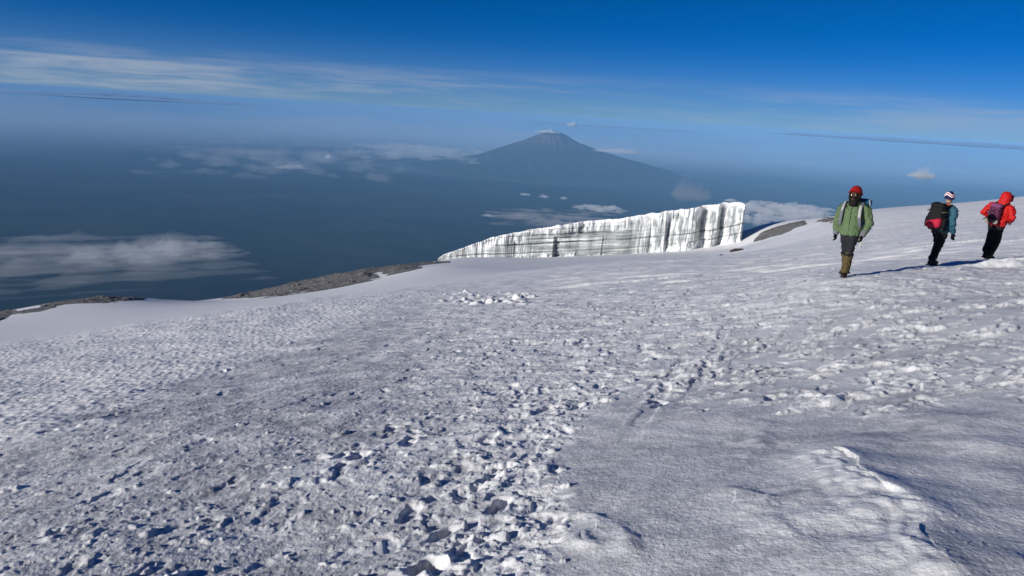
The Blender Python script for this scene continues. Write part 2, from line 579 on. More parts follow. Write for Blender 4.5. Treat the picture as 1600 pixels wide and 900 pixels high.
def clod(r, h):
    ph = rng.uniform(0, 100)
    ang = rng.uniform(0, 6.28); c, s = math.cos(ang), math.sin(ang); el_ = rng.uniform(0.5, 1)

    def fn(x, y):
        u = x * c + y * s; v = (-x * s + y * c) / el_
        e = np.hypot(u, v) / r + 0.45 * perlin(x / r * 0.9 + ph, y / r * 0.9, 9)
        return h * (1 - sstep(0.35, 0.85, e)) * (1 + 0.4 * perlin(x / r * 1.7 + ph, y / r * 1.7, 10))
    return fn


def scatter(n, test):
    out = []
    while len(out) < n:
        a = rng.uniform(-0.72, 0.72); d = math.exp(rng.uniform(math.log(2.3), math.log(34)))
        x, y = d * math.sin(a), d * math.cos(a)
        j = min(np.searchsorted(AZ, a), NA - 1); i = min(np.searchsorted(DD, d), ND - 1)
        p = test(i, j)
        if rng.random() < p:
            out.append((x, y, d))
    return out


walk = math.atan2(14.5, 6.6)          # the walkers' line of travel
for x, y, d in scatter(900, lambda i, j: chunk[i, j] * z_trail[i, j]):
    a = walk + rng.normal(0, 0.45) + (math.pi if rng.random() < 0.4 else 0)
    stamp(x, y, 0.34, boot(a, rng.uniform(0.005, 0.028) * (0.55 + 0.45 * min(1.0, d / 9.0)), rng.uniform(0.13, 0.17), rng.uniform(0.055, 0.075), rng.uniform(0.002, 0.012), rng.choice((-1, 1))))
for x, y, d in scatter(230, lambda i, j: z_dash[i, j] * 0.9):
    a = walk + rng.normal(-0.3, 0.5)
    stamp(x, y, 0.34, boot(a, rng.uniform(0.006, 0.022), rng.uniform(0.13, 0.17), rng.uniform(0.055, 0.075), rng.uniform(0.003, 0.010), rng.choice((-1, 1))))
for x, y, d in scatter(900, lambda i, j: chunk[i, j]):
    r = rng.uniform(0.03, 0.11)
    stamp(x, y, r * 1.8, clod(r, r * rng.uniform(0.12, 0.42)))
for x, y, d in scatter(260, lambda i, j: z_trail[i, j] * icy[i, j]):
    r = rng.uniform(0.02, 0.07)
    stamp(x, y, r * 1.8, clod(r, r * rng.uniform(0.15, 0.4)))
for x, y, d in scatter(2400, lambda i, j: z_trail[i, j] * (0.35 + 0.65 * icy[i, j]) * (DD[i] < 14)):
    r = rng.uniform(0.012, 0.038)
    stamp(x, y, r * 1.8, clod(r, r * rng.uniform(0.2, 0.5)))
for x, y, d in scatter(700, lambda i, j: (z_right[i, j] - 0.6 * z_dash[i, j]) * (DD[i] < 8)):
    r = rng.uniform(0.006, 0.012)
    stamp(x, y, r * 1.8, clod(r, r * rng.uniform(0.2, 0.5)))
for x, y, d in scatter(90, lambda i, j: z_dash[i, j]):
    r = rng.uniform(0.03, 0.09)
    stamp(x, y, r * 1.8, clod(r, r * rng.uniform(0.12, 0.3)))
# what has been trodden settles and melts together again
zt_ = np.maximum(z_trail, z_dash)
H = H * (1 - zt_ * 0.36)
H = np.where(np.abs(H) > 0.0, 0.075 * np.tanh(H / 0.075), H) * zt_ + H * (1 - zt_)
# a deep boot hole in the near foreground and a few more
for X, Y, dep, l, wd_ in ((664, 890, 0.12, 0.12, 0.085), (690, 832, 0.07, 0.15, 0.07), (560, 716, 0.07, 0.13, 0.09), (535, 712, 0.05, 0.16, 0.07), (780, 790, 0.08, 0.17, 0.07),
                         (720, 870, 0.05, 0.15, 0.08), (850, 640, 0.07, 0.2, 0.08), (640, 690, 0.06, 0.17, 0.08), (640, 800, 0.05, 0.16, 0.08), (180, 648, 0.10, 0.32, 0.07)):
    p = ground_at(X, Y)
    stamp(p[0], p[1], 0.45, boot(walk + rng.normal(0, 0.3), dep * (0.9 if X == 664 else 0.5), l, wd_, 0.011, 1))
# the heap of broken snow where the track leaves the skyline, and the low drift in front of the last walker
for k in range(170):
    p = ground_at(690 + 135 * rng.random() ** 0.8, 458 + 18 * rng.random())
    r = rng.uniform(0.08, 0.28)
    stamp(p[0], p[1], r * 1.8, clod(r, r * rng.uniform(0.10, 0.28)))
dm = at(1590, 416, 18.9)
q = np.hypot((GX - dm[0]) / 1.25, (GY - dm[1]) / 0.7) + 0.25 * fbm(GX * 1.3, GY * 1.3, 3, 131)
H += 0.14 * (1 - sstep(0.1, 1.1, q)) * infront * (1 + 0.5 * fbm(GX * 2.4, GY * 3.5, 3, 132))
# tread rows far up the slope on the right, old wind-drift lines
far = sstep(18, 26, D2) * (1 - sstep(140, 200, D2)) * infront
H += far * 0.10 * fbm(GX * 0.08 + GY * 0.02, GY * 0.42, 4, 141, 0.55) * sstep(720, 900, PX)
H += far * sstep(0.15, 0.25, fbm(GX * 0.12, GY * 0.5, 3, 142)) * 0.05 * sstep(800, 1000, PX)
# scuffs around the walkers' feet
for fx, fy, d_ in ((1320, 433, 16.0), (1457, 416, 18.7)):
    p = at(fx, fy, d_)
    k = np.exp(-((GX - p[0]) ** 2 + (GY - p[1]) ** 2) / 0.35 ** 2)
    H *= 1 - 0.85 * k

GZ = BASE + H
co = np.stack([GX, GY, GZ], -1).reshape(-1, 3)
qd = grid_quads(ND, NA, wrap=True)
me = mesh_np('snow_slope', np.concatenate([co, [[0, 0, PC]]]), qd,
             [[len(co), (j + 1) % NA, j] for j in range(NA)])
dirt = (0.65 * icy + 0.42 * z_trail + 0.85 * (z_right * (1 - 0.25 * z_dash) + 0.12 * z_rip) * (1 - sstep(14, 30, D2))) * (0.75 + 0.5 * S(lambda x, y: fbm(x * 1.1, y * 1.1, 4, 151)))  # trail dirt, plus near crust painted darker so the far slope looks brighter
dirt = dirt * (1 - 0.85 * crest_light) * (1 - 0.8 * sstep(0.010, 0.030, H) * (zt_ > 0.3) * sel)  # highlights put into the colour: raised lumps and the drift's sunlit side whitened
fattr(me, 'trodden', np.concatenate([np.clip(dirt, 0, 1).ravel(), [0.3]]))  # real treading mixed with the painted light and dark of the snow
fattr(me, 'smoothness', np.concatenate([np.clip(z_right - z_dash, 0, 1).ravel(), [0.3]]))

m_snow, t, b = mat('snow')
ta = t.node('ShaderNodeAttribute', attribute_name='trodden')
tcn = t.node('ShaderNodeTexCoord')
geo = t.node('ShaderNodeNewGeometry')
pos = geo.outputs['Position']
dn = t.noise(pos, 7.0, 6, 0.65)
dirt_shade_f = t.math('MULTIPLY', ta.outputs['Fac'], t.mrange(dn, 0.35, 0.65, 0.35, 1.0))
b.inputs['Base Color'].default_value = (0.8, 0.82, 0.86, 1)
t.put(b.inputs['Base Color'], t.mix(dirt_shade_f, (0.86, 0.872, 0.895), (0.36, 0.372, 0.408)))
b.inputs['Roughness'].default_value = 0.55
b.inputs['Specular IOR Level'].default_value = 0.25
g1 = t.noise(pos, 55.0, 3, 0.6)
g2 = t.noise(pos, 160.0, 2, 0.6)
bmp = t.node('ShaderNodeBump', {'Strength': 0.55, 'Distance': 0.012, 'Height': t.math('MULTIPLY_ADD', g1, 0.7, t.math('MULTIPLY_ADD', g2, 0.35, t.math('MULTIPLY', t.noise(pos, 21.0, 3, 0.6), 1.1)))})
t.put(b.inputs['Normal'], bmp.outputs[0])
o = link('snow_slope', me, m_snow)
tag(o, kind='structure')

# ------------------------------------------------------------------ bare ground showing through the snow
def poly_sd(px, py, poly):
    """signed distance (photograph pixels) to a surveyed outline, + inside"""
    best = np.full(px.shape, 1e9); ins = np.zeros(px.shape, bool)
    n = len(poly)
    for i in range(n):
        x0, y0 = poly[i]; x1, y1 = poly[(i + 1) % n]
        ex, ey = x1 - x0, y1 - y0
        t_ = np.clip(((px - x0) * ex + (py - y0) * ey) / (ex * ex + ey * ey), 0, 1)
        best = np.minimum(best, np.hypot(px - x0 - t_ * ex, py - y0 - t_ * ey))
        c_ = ((y0 > py) != (y1 > py)) & (px < (x1 - x0) * (py - y0) / (y1 - y0 + 1e-9) + x0)
        ins ^= c_
    return np.where(ins, best, -best)


m_scree, t, b = mat('grey_scree')
geo = t.node('ShaderNodeNewGeometry')
a1 = t.noise(geo.outputs['Position'], 0.9, 8, 0.7)
a2 = t.noise(geo.outputs['Position'], 0.13, 4, 0.6)
c = t.ramp(t.math('MULTIPLY_ADD', a1, 0.7, t.math('MULTIPLY', a2, 0.35)), [(0.34, (0.030, 0.031, 0.033)), (0.5, (0.14, 0.14, 0.14)), (0.68, (0.25, 0.25, 0.245))])
t.put(b.inputs['Base Color'], c)
b.inputs['Roughness'].default_value = 0.95
bm_ = t.node('ShaderNodeBump', {'Strength': 0.9, 'Distance': 0.35, 'Height': a1})
t.put(b.inputs['Normal'], bm_.outputs[0])
PXB, PYB = proj(GX, GY, GZ)
PXB = np.where(infront > 0, PXB, -5000)
SCREE = [
    ([(-60, 502), (-20, 489), (40, 480), (100, 469), (160, 462), (232, 464), (222, 470), (150, 475), (100, 478), (62, 486), (20, 492), (-30, 512)],
     [(16, 484), (50, 476), (62, 478), (40, 484)]),
    ([(335, 469), (400, 450), (470, 433), (560, 416), (640, 408), (702, 409), (660, 416), (640, 424), (590, 437), (556, 444), (520, 452), (470, 458), (420, 464)],
     [(580, 431), (592, 426), (610, 427), (600, 433)]),
    ([(1178, 377), (1190, 362), (1212, 354), (1258, 346), (1262, 350), (1240, 357), (1222, 365), (1196, 372)], None),
    ([(1268, 346), (1290, 341), (1320, 341), (1296, 347)], None),
]
for poly, hole in SCREE:
    x0 = min(p[0] for p in poly) - 20; x1 = max(p[0] for p in poly) + 20
    k = (PXB > x0) & (PXB < x1) & (D2 > 60) & (D2 < 430)
    sdv = np.full(PXB.shape, -99.0)
    rag = 5.0 * fbm(GX[k] * 0.045, GY[k] * 0.045, 5, 161, 0.6)
    v = poly_sd(PXB[k], PYB[k], poly)
    if hole:
        v = np.minimum(v, -poly_sd(PXB[k], PYB[k], hole))
    sdv[k] = v + rag * 0.55
    zz = GZ.copy()
    zz[k] += np.clip(sdv[k] * D2[k] / F * 0.30, -2.5, 0.9) + 0.22 * np.maximum(0, fbm(GX[k] * 0.5, GY[k] * 0.5, 4, 163, 0.6)) * (sdv[k] > 0) + np.where(fbm(GX[k] * 0.16, GY[k] * 0.16, 2, 165) > 0.5, 0.25, 0) * (sdv[k] > 2)
    fk = (sdv > -2.2)
    fq = fk[:-1, :-1] & fk[1:, :-1] & fk[1:, 1:] & fk[:-1, 1:]
    ii, jj = np.nonzero(fq)
    idx = np.stack([ii * NA + jj, ii * NA + jj + 1, (ii + 1) * NA + jj + 1, (ii + 1) * NA + jj], 1)
    if len(idx) == 0:
        continue
    un, inv = np.unique(idx, return_inverse=True)
    pts = np.stack([GX, GY, zz], -1).reshape(-1, 3)[un]
    tag(link('scree', mesh_np('scree', pts, inv.reshape(-1, 4)), m_scree), kind='structure')

# ------------------------------------------------------------------ the plains far below and the volcano on them
RE2 = 2 * 7400000.0


def plain_z(d, x, y):
    z = np.interp(np.log(d), np.log([250, 420, 700, 1500, 3000, 6000, 10000, 16000, 26000, 400000]),
                  [-230, -330, -520, -1150, -2150, -3500, -4250, -4700, -4850, -4900])
    hills = fbm(x / 5200.0, y / 5200.0, 5, 171) * 70 * sstep(5000, 14000, d) + fbm(x / 900.0, y / 900.0, 3, 175) * 25 * sstep(2000, 8000, d)
    return z + hills - d * d / RE2


az2 = np.concatenate([np.radians(np.linspace(-50, 50, 420)), np.radians(np.linspace(52, 308, 90))])
d2 = np.exp(np.linspace(math.log(250), math.log(270000), 420))
X2 = d2[:, None] * np.sin(az2); Y2 = d2[:, None] * np.cos(az2)
Z2 = plain_z(d2[:, None] * np.ones_like(X2), X2, Y2)
m_plain, t, b = mat('plain_ground')
geo = t.node('ShaderNodeNewGeometry')
p1 = t.noise(geo.outputs['Position'], 0.00022, 8, 0.62, 0.4)
p2 = t.noise(geo.outputs['Position'], 0.0011, 6, 0.6)
t.put(b.inputs['Base Color'], t.ramp(t.math('MULTIPLY_ADD', p1, 0.75, t.math('MULTIPLY', p2, 0.25)),
      [(0.36, (0.006, 0.011, 0.008)), (0.5, (0.015, 0.021, 0.014)), (0.66, (0.042, 0.040, 0.028))]))
b.inputs['Roughness'].default_value = 1.0
b.inputs['Specular IOR Level'].default_value = 0.0
tag(link('plain', mesh_np('plain', np.stack([X2, Y2, Z2], -1).reshape(-1, 3), grid_quads(len(d2), len(az2), wrap=True)), m_plain), kind='structure')

MD = 70000.0
pk = at(862, 204.5, MD)
prof = [(500, 282), (600, 262), (660, 253), (700, 249), (745, 243), (780, 232), (810, 222), (835, 212.5), (850, 207.5), (862, 203.5),
        (876, 207), (890, 214), (900, 221), (911, 226), (916, 226.5), (924, 231), (950, 239.5), (985, 250), (1020, 259.5), (1060, 271), (1110, 289), (1180, 322)]
sx = np.array([(at(X, Y, MD) - pk) @ RT for X, Y in prof])
sz = np.array([at(X, Y, MD)[2] for X, Y in prof])
r_ = np.concatenate([np.linspace(0, 9000, 170), np.linspace(9100, 24000, 90)])
th = np.linspace(0, 2 * math.pi, 420, endpoint=False)
lx = r_[:, None] * np.cos(th); ly = r_[:, None] * np.sin(th)
zl = np.interp(-r_, sx, sz); zr = np.interp(r_, sx, sz)
wgt = 0.5 + 0.5 * np.cos(th)
zm = zl[:, None] * (1 - wgt) + zr[:, None] * wgt
sp = np.cos(th) * 3.2; sq = np.sin(th) * 3.2
radial = np.abs(fbm(sp[None] * 1.7 + 0.5 * fbm(lx / 2200, ly / 2200, 3, 185), sq[None] * 1.7 + r_[:, None] / 5000 + 0.5 * fbm(lx / 2600 + 7, ly / 2600, 3, 186), 4, 181))
zm = zm - 70 * (0.5 - radial) * sstep(300, 2500, r_)[:, None] * (1 - sstep(9000, 16000, r_))[:, None] * (0.25 + 0.75 * np.abs(np.sin(th)))[None]
zm += 60 * fbm(lx / 900, ly / 900, 4, 183) * (1 - sstep(9000, 20000, r_))[:, None]
zm = zm - sstep(14000, 24000, r_)[:, None] * 1800
m_mtn, t, b = mat('volcanic_slope')
geo = t.node('ShaderNodeNewGeometry')
q1 = t.noise(geo.outputs['Position'], 0.0012, 6, 0.6)
sepz = t.node('ShaderNodeSeparateXYZ', {0: geo.outputs['Position']})
hgt = t.mrange(sepz.outputs[2], -3100.0, -1900.0, 0.0, 1.0)
t.put(b.inputs['Base Color'], t.mix(hgt, (0.035, 0.045, 0.03), t.ramp(q1, [(0.35, (0.075, 0.058, 0.056)), (0.65, (0.125, 0.095, 0.088))])))
b.inputs['Roughness'].default_value = 1.0
b.inputs['Specular IOR Level'].default_value = 0.0
mm = mesh_np('distant_mountain', np.stack([lx + pk[0], ly + pk[1], zm], -1).reshape(-1, 3), grid_quads(len(r_), len(th), wrap=True))
tag(link('distant_mountain', mm, m_mtn), kind='structure')

# ------------------------------------------------------------------ the ice cliff
bpx = [(684, 409.5), (720, 407), (760, 404.5), (840, 403), (905, 401), (1000, 398), (1060, 394), (1100, 391), (1130, 386), (1158, 380)]
tpx = [(684, 404), (692, 398), (706, 393), (722, 388), (745, 379), (765, 372), (790, 365.5), (850, 356), (900, 347.5), (960, 343), (1020, 334), (1080, 327), (1130, 320.5), (1150, 320.5), (1158, 325)]
GD = 255.0
NF = 1000
xs = np.linspace(684, 1158, NF)
by = np.interp(xs, [p[0] for p in bpx], [p[1] for p in bpx])
ty = np.interp(xs, [p[0] for p in tpx], [p[1] for p in tpx])
gdist = np.interp(xs, [684, 1158], [262, 246])
fb = np.array([at(X, Y, d) for X, Y, d in zip(xs, by, gdist)])
ht = (by - ty) * gdist / F * 1.02
gz = base_z(fb[:, 0], fb[:, 1])
fb[:, 2] = np.minimum(fb[:, 2], gz + 0.2)
ht = ht + (np.array([at(X, Y, d)[2] for X, Y, d in zip(xs, by, gdist)]) - fb[:, 2])
back = 55.0
# closed outline in plan: front, right end, back, left end
NR = 170
dirv = fb[-1] - fb[0]; dirv[2] = 0; dirv /= np.linalg.norm(dirv)
bk = np.array([-dirv[1], dirv[0], 0.0])          # away from the camera
if bk[1] < 0: bk = -bk
rr = np.linspace(0, 1, NR + 2)[1:-1]
right = fb[-1][None] + bk[None] * (back * rr)[:, None] + dirv[None] * (2.5 * np.sin(rr * math.pi) - 6.0 * rr)[:, None]
rht = ht[-1] * (1 + 0.10 * np.sin(rr * 3.0)) * (1 - 0.15 * rr)
nb = 120
bi = np.linspace(NF - 1, 0, nb).astype(int)
bkp = fb[bi] + bk[None] * (back * np.interp(bi, [0, 250, NF - 1], [0.12, 0.8, 1.0]))[:, None]
path = np.concatenate([fb, right, bkp])
hts = np.concatenate([ht, rht, ht[bi]])
arc = np.concatenate([[0], np.cumsum(np.linalg.norm(np.diff(path[:, :2], axis=0), axis=1))])
tan = np.gradient(path[:, :2], axis=0)
tan = tan / (np.linalg.norm(tan, axis=1)[:, None] + 1e-9)
for _ in range(6):
    tan = (np.roll(tan, 1, 0) + tan + np.roll(tan, -1, 0)) / 3
nrm = np.stack([tan[:, 1], -tan[:, 0]], 1)
NP = len(path)
cols = 1.0 - np.abs(fbm(arc * 0.42, arc * 0 + 0.3, 3, 191)) * 1.6
NVF = 90
vv = np.linspace(0, 1, NVF)
VV, AA = np.meshgrid(vv, arc, indexing='ij')
HH = VV * hts[None]
scale_h = np.clip(hts / 10.0, 0.15, 1.0)[None]
bays = fbm(AA * 0.055, VV * 0.25 + 3, 3, 193, 0.5)
flute = fbm(AA * 0.36, HH * 0.035, 4, 195, 0.58)
fine = np.abs(fbm(AA * 1.5, HH * 0.07, 3, 197, 0.55))
big = np.zeros_like(AA)
for xc, wd_, am in ((742, 5, 1.1), (868, 15, 1.0), (832, 8, 0.7), (1091, 8, 3.4), (1116, 9, 3.2), (1045, 6, 1.8), (1142, 4, 1.2), (905, 7, 1.0)):
    a0 = np.interp(xc, xs, arc[:NF]); aw = wd_ * 0.22
    tt = (AA - a0) / aw
    big -= am * np.exp(-np.abs(tt) ** 3) * sstep(0.02, 0.2, VV) * (1 - 0.35 * VV)
for xc, wd_, am in ((1072, 12, 1.6), (1103, 4, 1.2), (1126, 5, 1.0), (985, 20, 0.6)):
    a0 = np.interp(xc, xs, arc[:NF]); aw = wd_ * 0.22
    big += am * np.exp(-((AA - a0) / aw) ** 2)
rgn = 0.35 + 0.9 * sstep(-0.35, 0.45, fbm(AA * 0.045, VV * 0.8, 3, 221))
saw = np.zeros_like(AA)
for x0, x1, am, hh in ((1083, 1112, 4.2, 1.0), (1114, 1142, 3.6, 0.95), (1036, 1060, 2.4, 0.9), (862, 912, 2.2, 0.72), (742, 772, 0.5, 1.0),
                       (938, 966, 0.4, 0.6), (800, 826, 0.6, 0.7), (1010, 1034, 0.6, 0.7)):
    aa0, aa1 = np.interp((x0, x1), xs, arc[:NF])
    tt = (AA + 0.25 * flute - aa0) / (aa1 - aa0)
    saw -= am * np.where((tt > 0) & (tt < 1), np.clip(1 - tt, 0, 1) * np.clip(tt / 0.06, 0, 1), 0) * (1 - sstep(hh - 0.12, hh + 0.08, VV + 0.1 * bays))
XQ = np.interp(AA, arc[:NF], xs)
bed = sstep(800, 845, XQ + 14 * bays) * (1 - sstep(965, 1015, XQ + 14 * bays)) * (1 - sstep(0.66, 0.84, VV + 0.10 * flute))
bed = np.maximum(bed, 0.55 * sstep(735, 765, XQ) * (1 - sstep(800, 830, XQ)) * (1 - sstep(0.5, 0.7, VV + 0.1 * flute)))
ledge = fbm(AA * 0.03, HH * 1.1, 4, 223, 0.55)
off = (2.0 * bays + (0.85 * flute - 0.62 * fine) * rgn * (1 - 0.72 * bed) + (0.20 + 0.35 * bed) * ledge + big * 0.25 + saw) * scale_h
tal = np.clip(0.13 + 0.20 * fbm(AA * 0.12, AA * 0, 4, 199, 0.6), 0.05, 0.36)
for xc, wd_, am in ((1068, 14, 0.36), (890, 16, 0.20), (1120, 10, 0.16), (826, 12, 0.16)):
    a0 = np.interp(xc, xs, arc[:NF])
    tal = np.maximum(tal, am * np.exp(-((AA - a0) / (wd_ * 0.22)) ** 2))
tk = np.clip(1 - VV / tal, 0, 1)
off += tk ** 1.2 * 3.2 * scale_h * (0.8 + 0.6 * fbm(AA * 0.5, HH * 0.5, 3, 201)) + 0.25 * fbm(AA * 1.2, HH * 1.2, 3, 203) * (tk > 0)
# weathered layers: thin recessed seams that dip gently along the cliff
lay = HH - 0.012 * AA + 0.25 * fbm(AA * 0.05, HH * 0 + 1, 2, 205)
hmax = 14.0
seam = np.zeros_like(AA)
frac = HH + 0.022 * (arc[NF - 1] - AA) + 0.3 * fbm(AA * 0.04, HH * 0, 2, 206)
for s0, sw, sa, x0, x1 in ((4.2, 0.11, 0.9, 0.0, 1), (6.9, 0.14, 1.0, 0.15, 1), (9.6, 0.12, 0.9, 0.2, 0.62), (11.2, 0.10, 0.8, 0.2, 0.55), (12.6, 0.16, 1.0, 0.1, 0.5), (8.3, 0.08, 0.6, 0.25, 0.5), (5.4, 0.07, 0.5, 0.6, 1)):
    un = AA / arc[NF - 1]
    seam = np.maximum(seam, sa * np.exp(-((frac - s0) / sw) ** 2) * sstep(x0, x0 + 0.1, un) * (1 - sstep(x1 - 0.1, x1 + 0.001, un) * (x1 < 1)) * sstep(-0.75, -0.1, fbm(AA * 0.06, HH * 0.0 + s0, 3, 207)))
seam *= (tk <= 0)
off -= 0.45 * seam
rim = 0.5 * sstep(0.86, 0.97, VV) * scale_h
off += rim
lean = -VV * 1.6 * scale_h
fx = path[None, :, 0] + nrm[None, :, 0] * (off + lean)
fy = path[None, :, 1] + nrm[None, :, 1] * (off + lean)
topn = 0.28 * fbm(arc * 0.3, arc * 0, 4, 209, 0.6)[None] * scale_h
setback = np.concatenate([np.zeros(NF), back * rr, back * np.interp(bi, [0, 250, NF - 1], [0.12, 0.8, 1.0])])
fz = path[None, :, 2] - 1.2 * (1 - VV) + HH + topn * VV ** 3 - 0.21 * setback[None] * VV
# rounded snow cap running back to a spine
cen = path[:, :2].copy()
spn = fb[:, :2] + bk[None, :2] * (back * 0.5 * np.interp(np.arange(NF), [0, 250, NF - 1], [0.1, 0.8, 1.0]))[:, None]
ci_ = np.concatenate([np.arange(NF), np.full(NR, NF - 30), bi])
ci_ = np.minimum(ci_, NF - 30)
hts_c = np.concatenate([ht, np.full(NR, ht[NF - 30]), ht[bi]])
cen = spn[ci_]
tops = []
for w_ in np.linspace(0.03, 1, 14):
    bx = fx[-1] * (1 - w_) + cen[:, 0] * w_; by_ = fy[-1] * (1 - w_) + cen[:, 1] * w_
    zc = (fb[ci_, 2] + ht[ci_])
    bz = fz[-1] * (1 - w_) + (zc - 6.2 * scale_h[0]) * w_ + 0.5 * (1 - (1 - min(1, w_ * 6)) ** 2) * scale_h[0] * (1 - w_) + 0.25 * fbm(bx * 0.3, by_ * 0.3, 3, 211) * (w_ < 0.99) * scale_h[0]
    tops.append(np.stack([bx, by_, bz], -1))
tops = np.array(tops)
allp = np.concatenate([np.stack([fx, fy, fz], -1), tops], 0)
gm = mesh_np('glacier', allp.reshape(-1, 3), grid_quads(allp.shape[0], NP, wrap=True))
white = np.concatenate([np.clip(tk * 2, 0, 1) + 0.0 * VV, np.ones((14, NP))], 0)
white = np.maximum(white, np.concatenate([sstep(0.84, 0.96, VV + 0.06 * flute), np.ones((14, NP))], 0))
stain = np.concatenate([seam, np.zeros((14, NP))], 0)
strat = HH + 0.022 * (arc[NF - 1] - AA) + 0.35 * fbm(AA * 0.05, HH * 0.1, 3, 216)
cols_ = fbm(AA * 0.62 + 0.25 * fbm(AA * 0.3, HH * 0.25, 3, 217), HH * 0.10, 4, 213, 0.6)
beds_ = fbm(AA * 0.025, strat * 1.25, 4, 214, 0.6)
sk = (1 - bed) * (0.95 * cols_ + 0.25 * fbm(AA * 0.9, HH * 0.7, 3, 218) + 0.10) + bed * (0.75 * beds_ - 0.26 + 0.22 * fbm(AA * 0.25, HH * 0.5, 4, 219))
streak_ = np.concatenate([sk, np.zeros((14, NP))], 0)
fattr(gm, 'snowy', white.ravel()); fattr(gm, 'seam', np.clip(stain, 0, 1).ravel()); fattr(gm, 'streak', streak_.ravel())
m_ice, t, b = mat('glacier_ice')
gs = t.node('ShaderNodeAttribute', attribute_name='snowy').outputs['Fac']
ge = t.node('ShaderNodeAttribute', attribute_name='seam').outputs['Fac']
gk = t.node('ShaderNodeAttribute', attribute_name='streak').outputs['Fac']
geo = t.node('ShaderNodeNewGeometry')
iv = t.noise(geo.outputs['Position'], 0.6, 5, 0.6)
ice = t.ramp(t.math('MULTIPLY_ADD', gk, 0.5, t.math('MULTIPLY_ADD', iv, 0.4, 0.3)), [(0.2, (0.19, 0.22, 0.23)), (0.5, (0.385, 0.41, 0.425)), (0.78, (0.78, 0.80, 0.81))])
ice = t.mix(gs, ice, (0.85, 0.86, 0.88))
ice = t.mix(t.math('MULTIPLY', ge, 0.92), ice, (0.05, 0.052, 0.055))
t.put(b.inputs['Base Color'], ice)
b.inputs['Roughness'].default_value = 0.5
bmp = t.node('ShaderNodeBump', {'Strength': 0.6, 'Distance': 0.25, 'Height': t.noise(geo.outputs['Position'], 2.2, 5, 0.6)})
t.put(b.inputs['Normal'], bmp.outputs[0])
tag(link('glacier', gm, m_ice), 'long white ice cliff with vertical flutes and dark layer lines standing on the snow slope', 'glacier')

# ------------------------------------------------------------------ loose rocks lying on the snow
m_rock, t, b = mat('dark_red_rock')
geo = t.node('ShaderNodeNewGeometry')
t.put(b.inputs['Base Color'], t.ramp(t.noise(geo.outputs['Position'], 2.5, 6, 0.65), [(0.35, (0.022, 0.014, 0.014)), (0.65, (0.085, 0.05, 0.046))]))
b.inputs['Roughness'].default_value = 0.9


def rock(loc, rad, seed, label):
    bm = bmesh.new()
    bmesh.ops.create_icosphere(bm, subdivisions=4, radius=1.0)
    for v in bm.verts:
        n = v.co.copy()
        px_ = np.array([n.x * 1.7 + seed + n.z]); py_ = np.array([n.y * 1.7 - n.z * 1.3])
        k = 1 + 0.32 * float(fbm(px_, py_, 3, seed)[0]) + 0.12 * float(fbm(px_ * 4, py_ * 4, 2, seed + 3)[0])
        v.co = Vector((n.x * rad[0], n.y * rad[1], max(n.z, -0.3) * rad[2])) * k
    me_ = bpy.data.meshes.new('rock'); bm.to_mesh(me_); bm.free()
    o_ = link('rock', me_, m_rock, smooth=False)
    o_.location = loc
    o_.rotation_euler = (0.06, -0.16, 0.2 * seed)
    return tag(o_, label, 'rock', 'rocks on the snow before the ice cliff')


p = ground_at(1153, 392)
k_ = np.linalg.norm(p) / F
rock((p[0], p[1], p[2] + 0.2 * k_), (11 * k_, 7 * k_, 2.6 * k_), 2, 'larger dark reddish rock on the snow right of the ice cliff foot')
p = ground_at(1127, 399)
k_ = np.linalg.norm(p) / F
rock((p[0], p[1], p[2] + 0.1 * k_), (3.2 * k_, 2.5 * k_, 1.3 * k_), 5, 'tiny dark rock on the snow left of the larger reddish rock')

# ------------------------------------------------------------------ air between here and the plains
zt = max(float(GZ.max()), float(allp[..., 2].max()), 4.0) + 6.0
zb = float(Z2.min()) - 1.0
bm = bmesh.new()
bmesh.ops.create_cube(bm, size=1.0)
HX = 275000.0
for v in bm.verts:
    v.co = Vector((v.co.x * 2 * HX, v.co.y * 2 * HX, zt if v.co.z > 0 else zb))
me_ = bpy.data.meshes.new('haze'); bm.to_mesh(me_); bm.free()
m_haze = bpy.data.materials.new('haze_air'); m_haze.use_nodes = True
t = NT(m_haze.node_tree); t.n.clear()
pv = t.node('ShaderNodeVolumePrincipled', {'Color': (0.27, 0.585, 1.0, 1.0), 'Density': 1.1e-5, 'Anisotropy': -0.2})
t.node('ShaderNodeOutputMaterial', {'Volume': pv.outputs[0]})
tag(link('haze', me_, m_haze, smooth=False), kind='stuff')

# ------------------------------------------------------------------ clouds: lumpy closed bodies of thin vapour
def vapour(name, density, color, aniso=0.0):
    m_ = bpy.data.materials.new(name); m_.use_nodes = True
    t_ = NT(m_.node_tree); t_.n.clear()
    v_ = t_.node('ShaderNodeVolumePrincipled', {'Color': tuple(color) + (1.0,), 'Density': density, 'Anisotropy': aniso})
    t_.node('ShaderNodeOutputMaterial', {'Volume': v_.outputs[0]})
    return m_


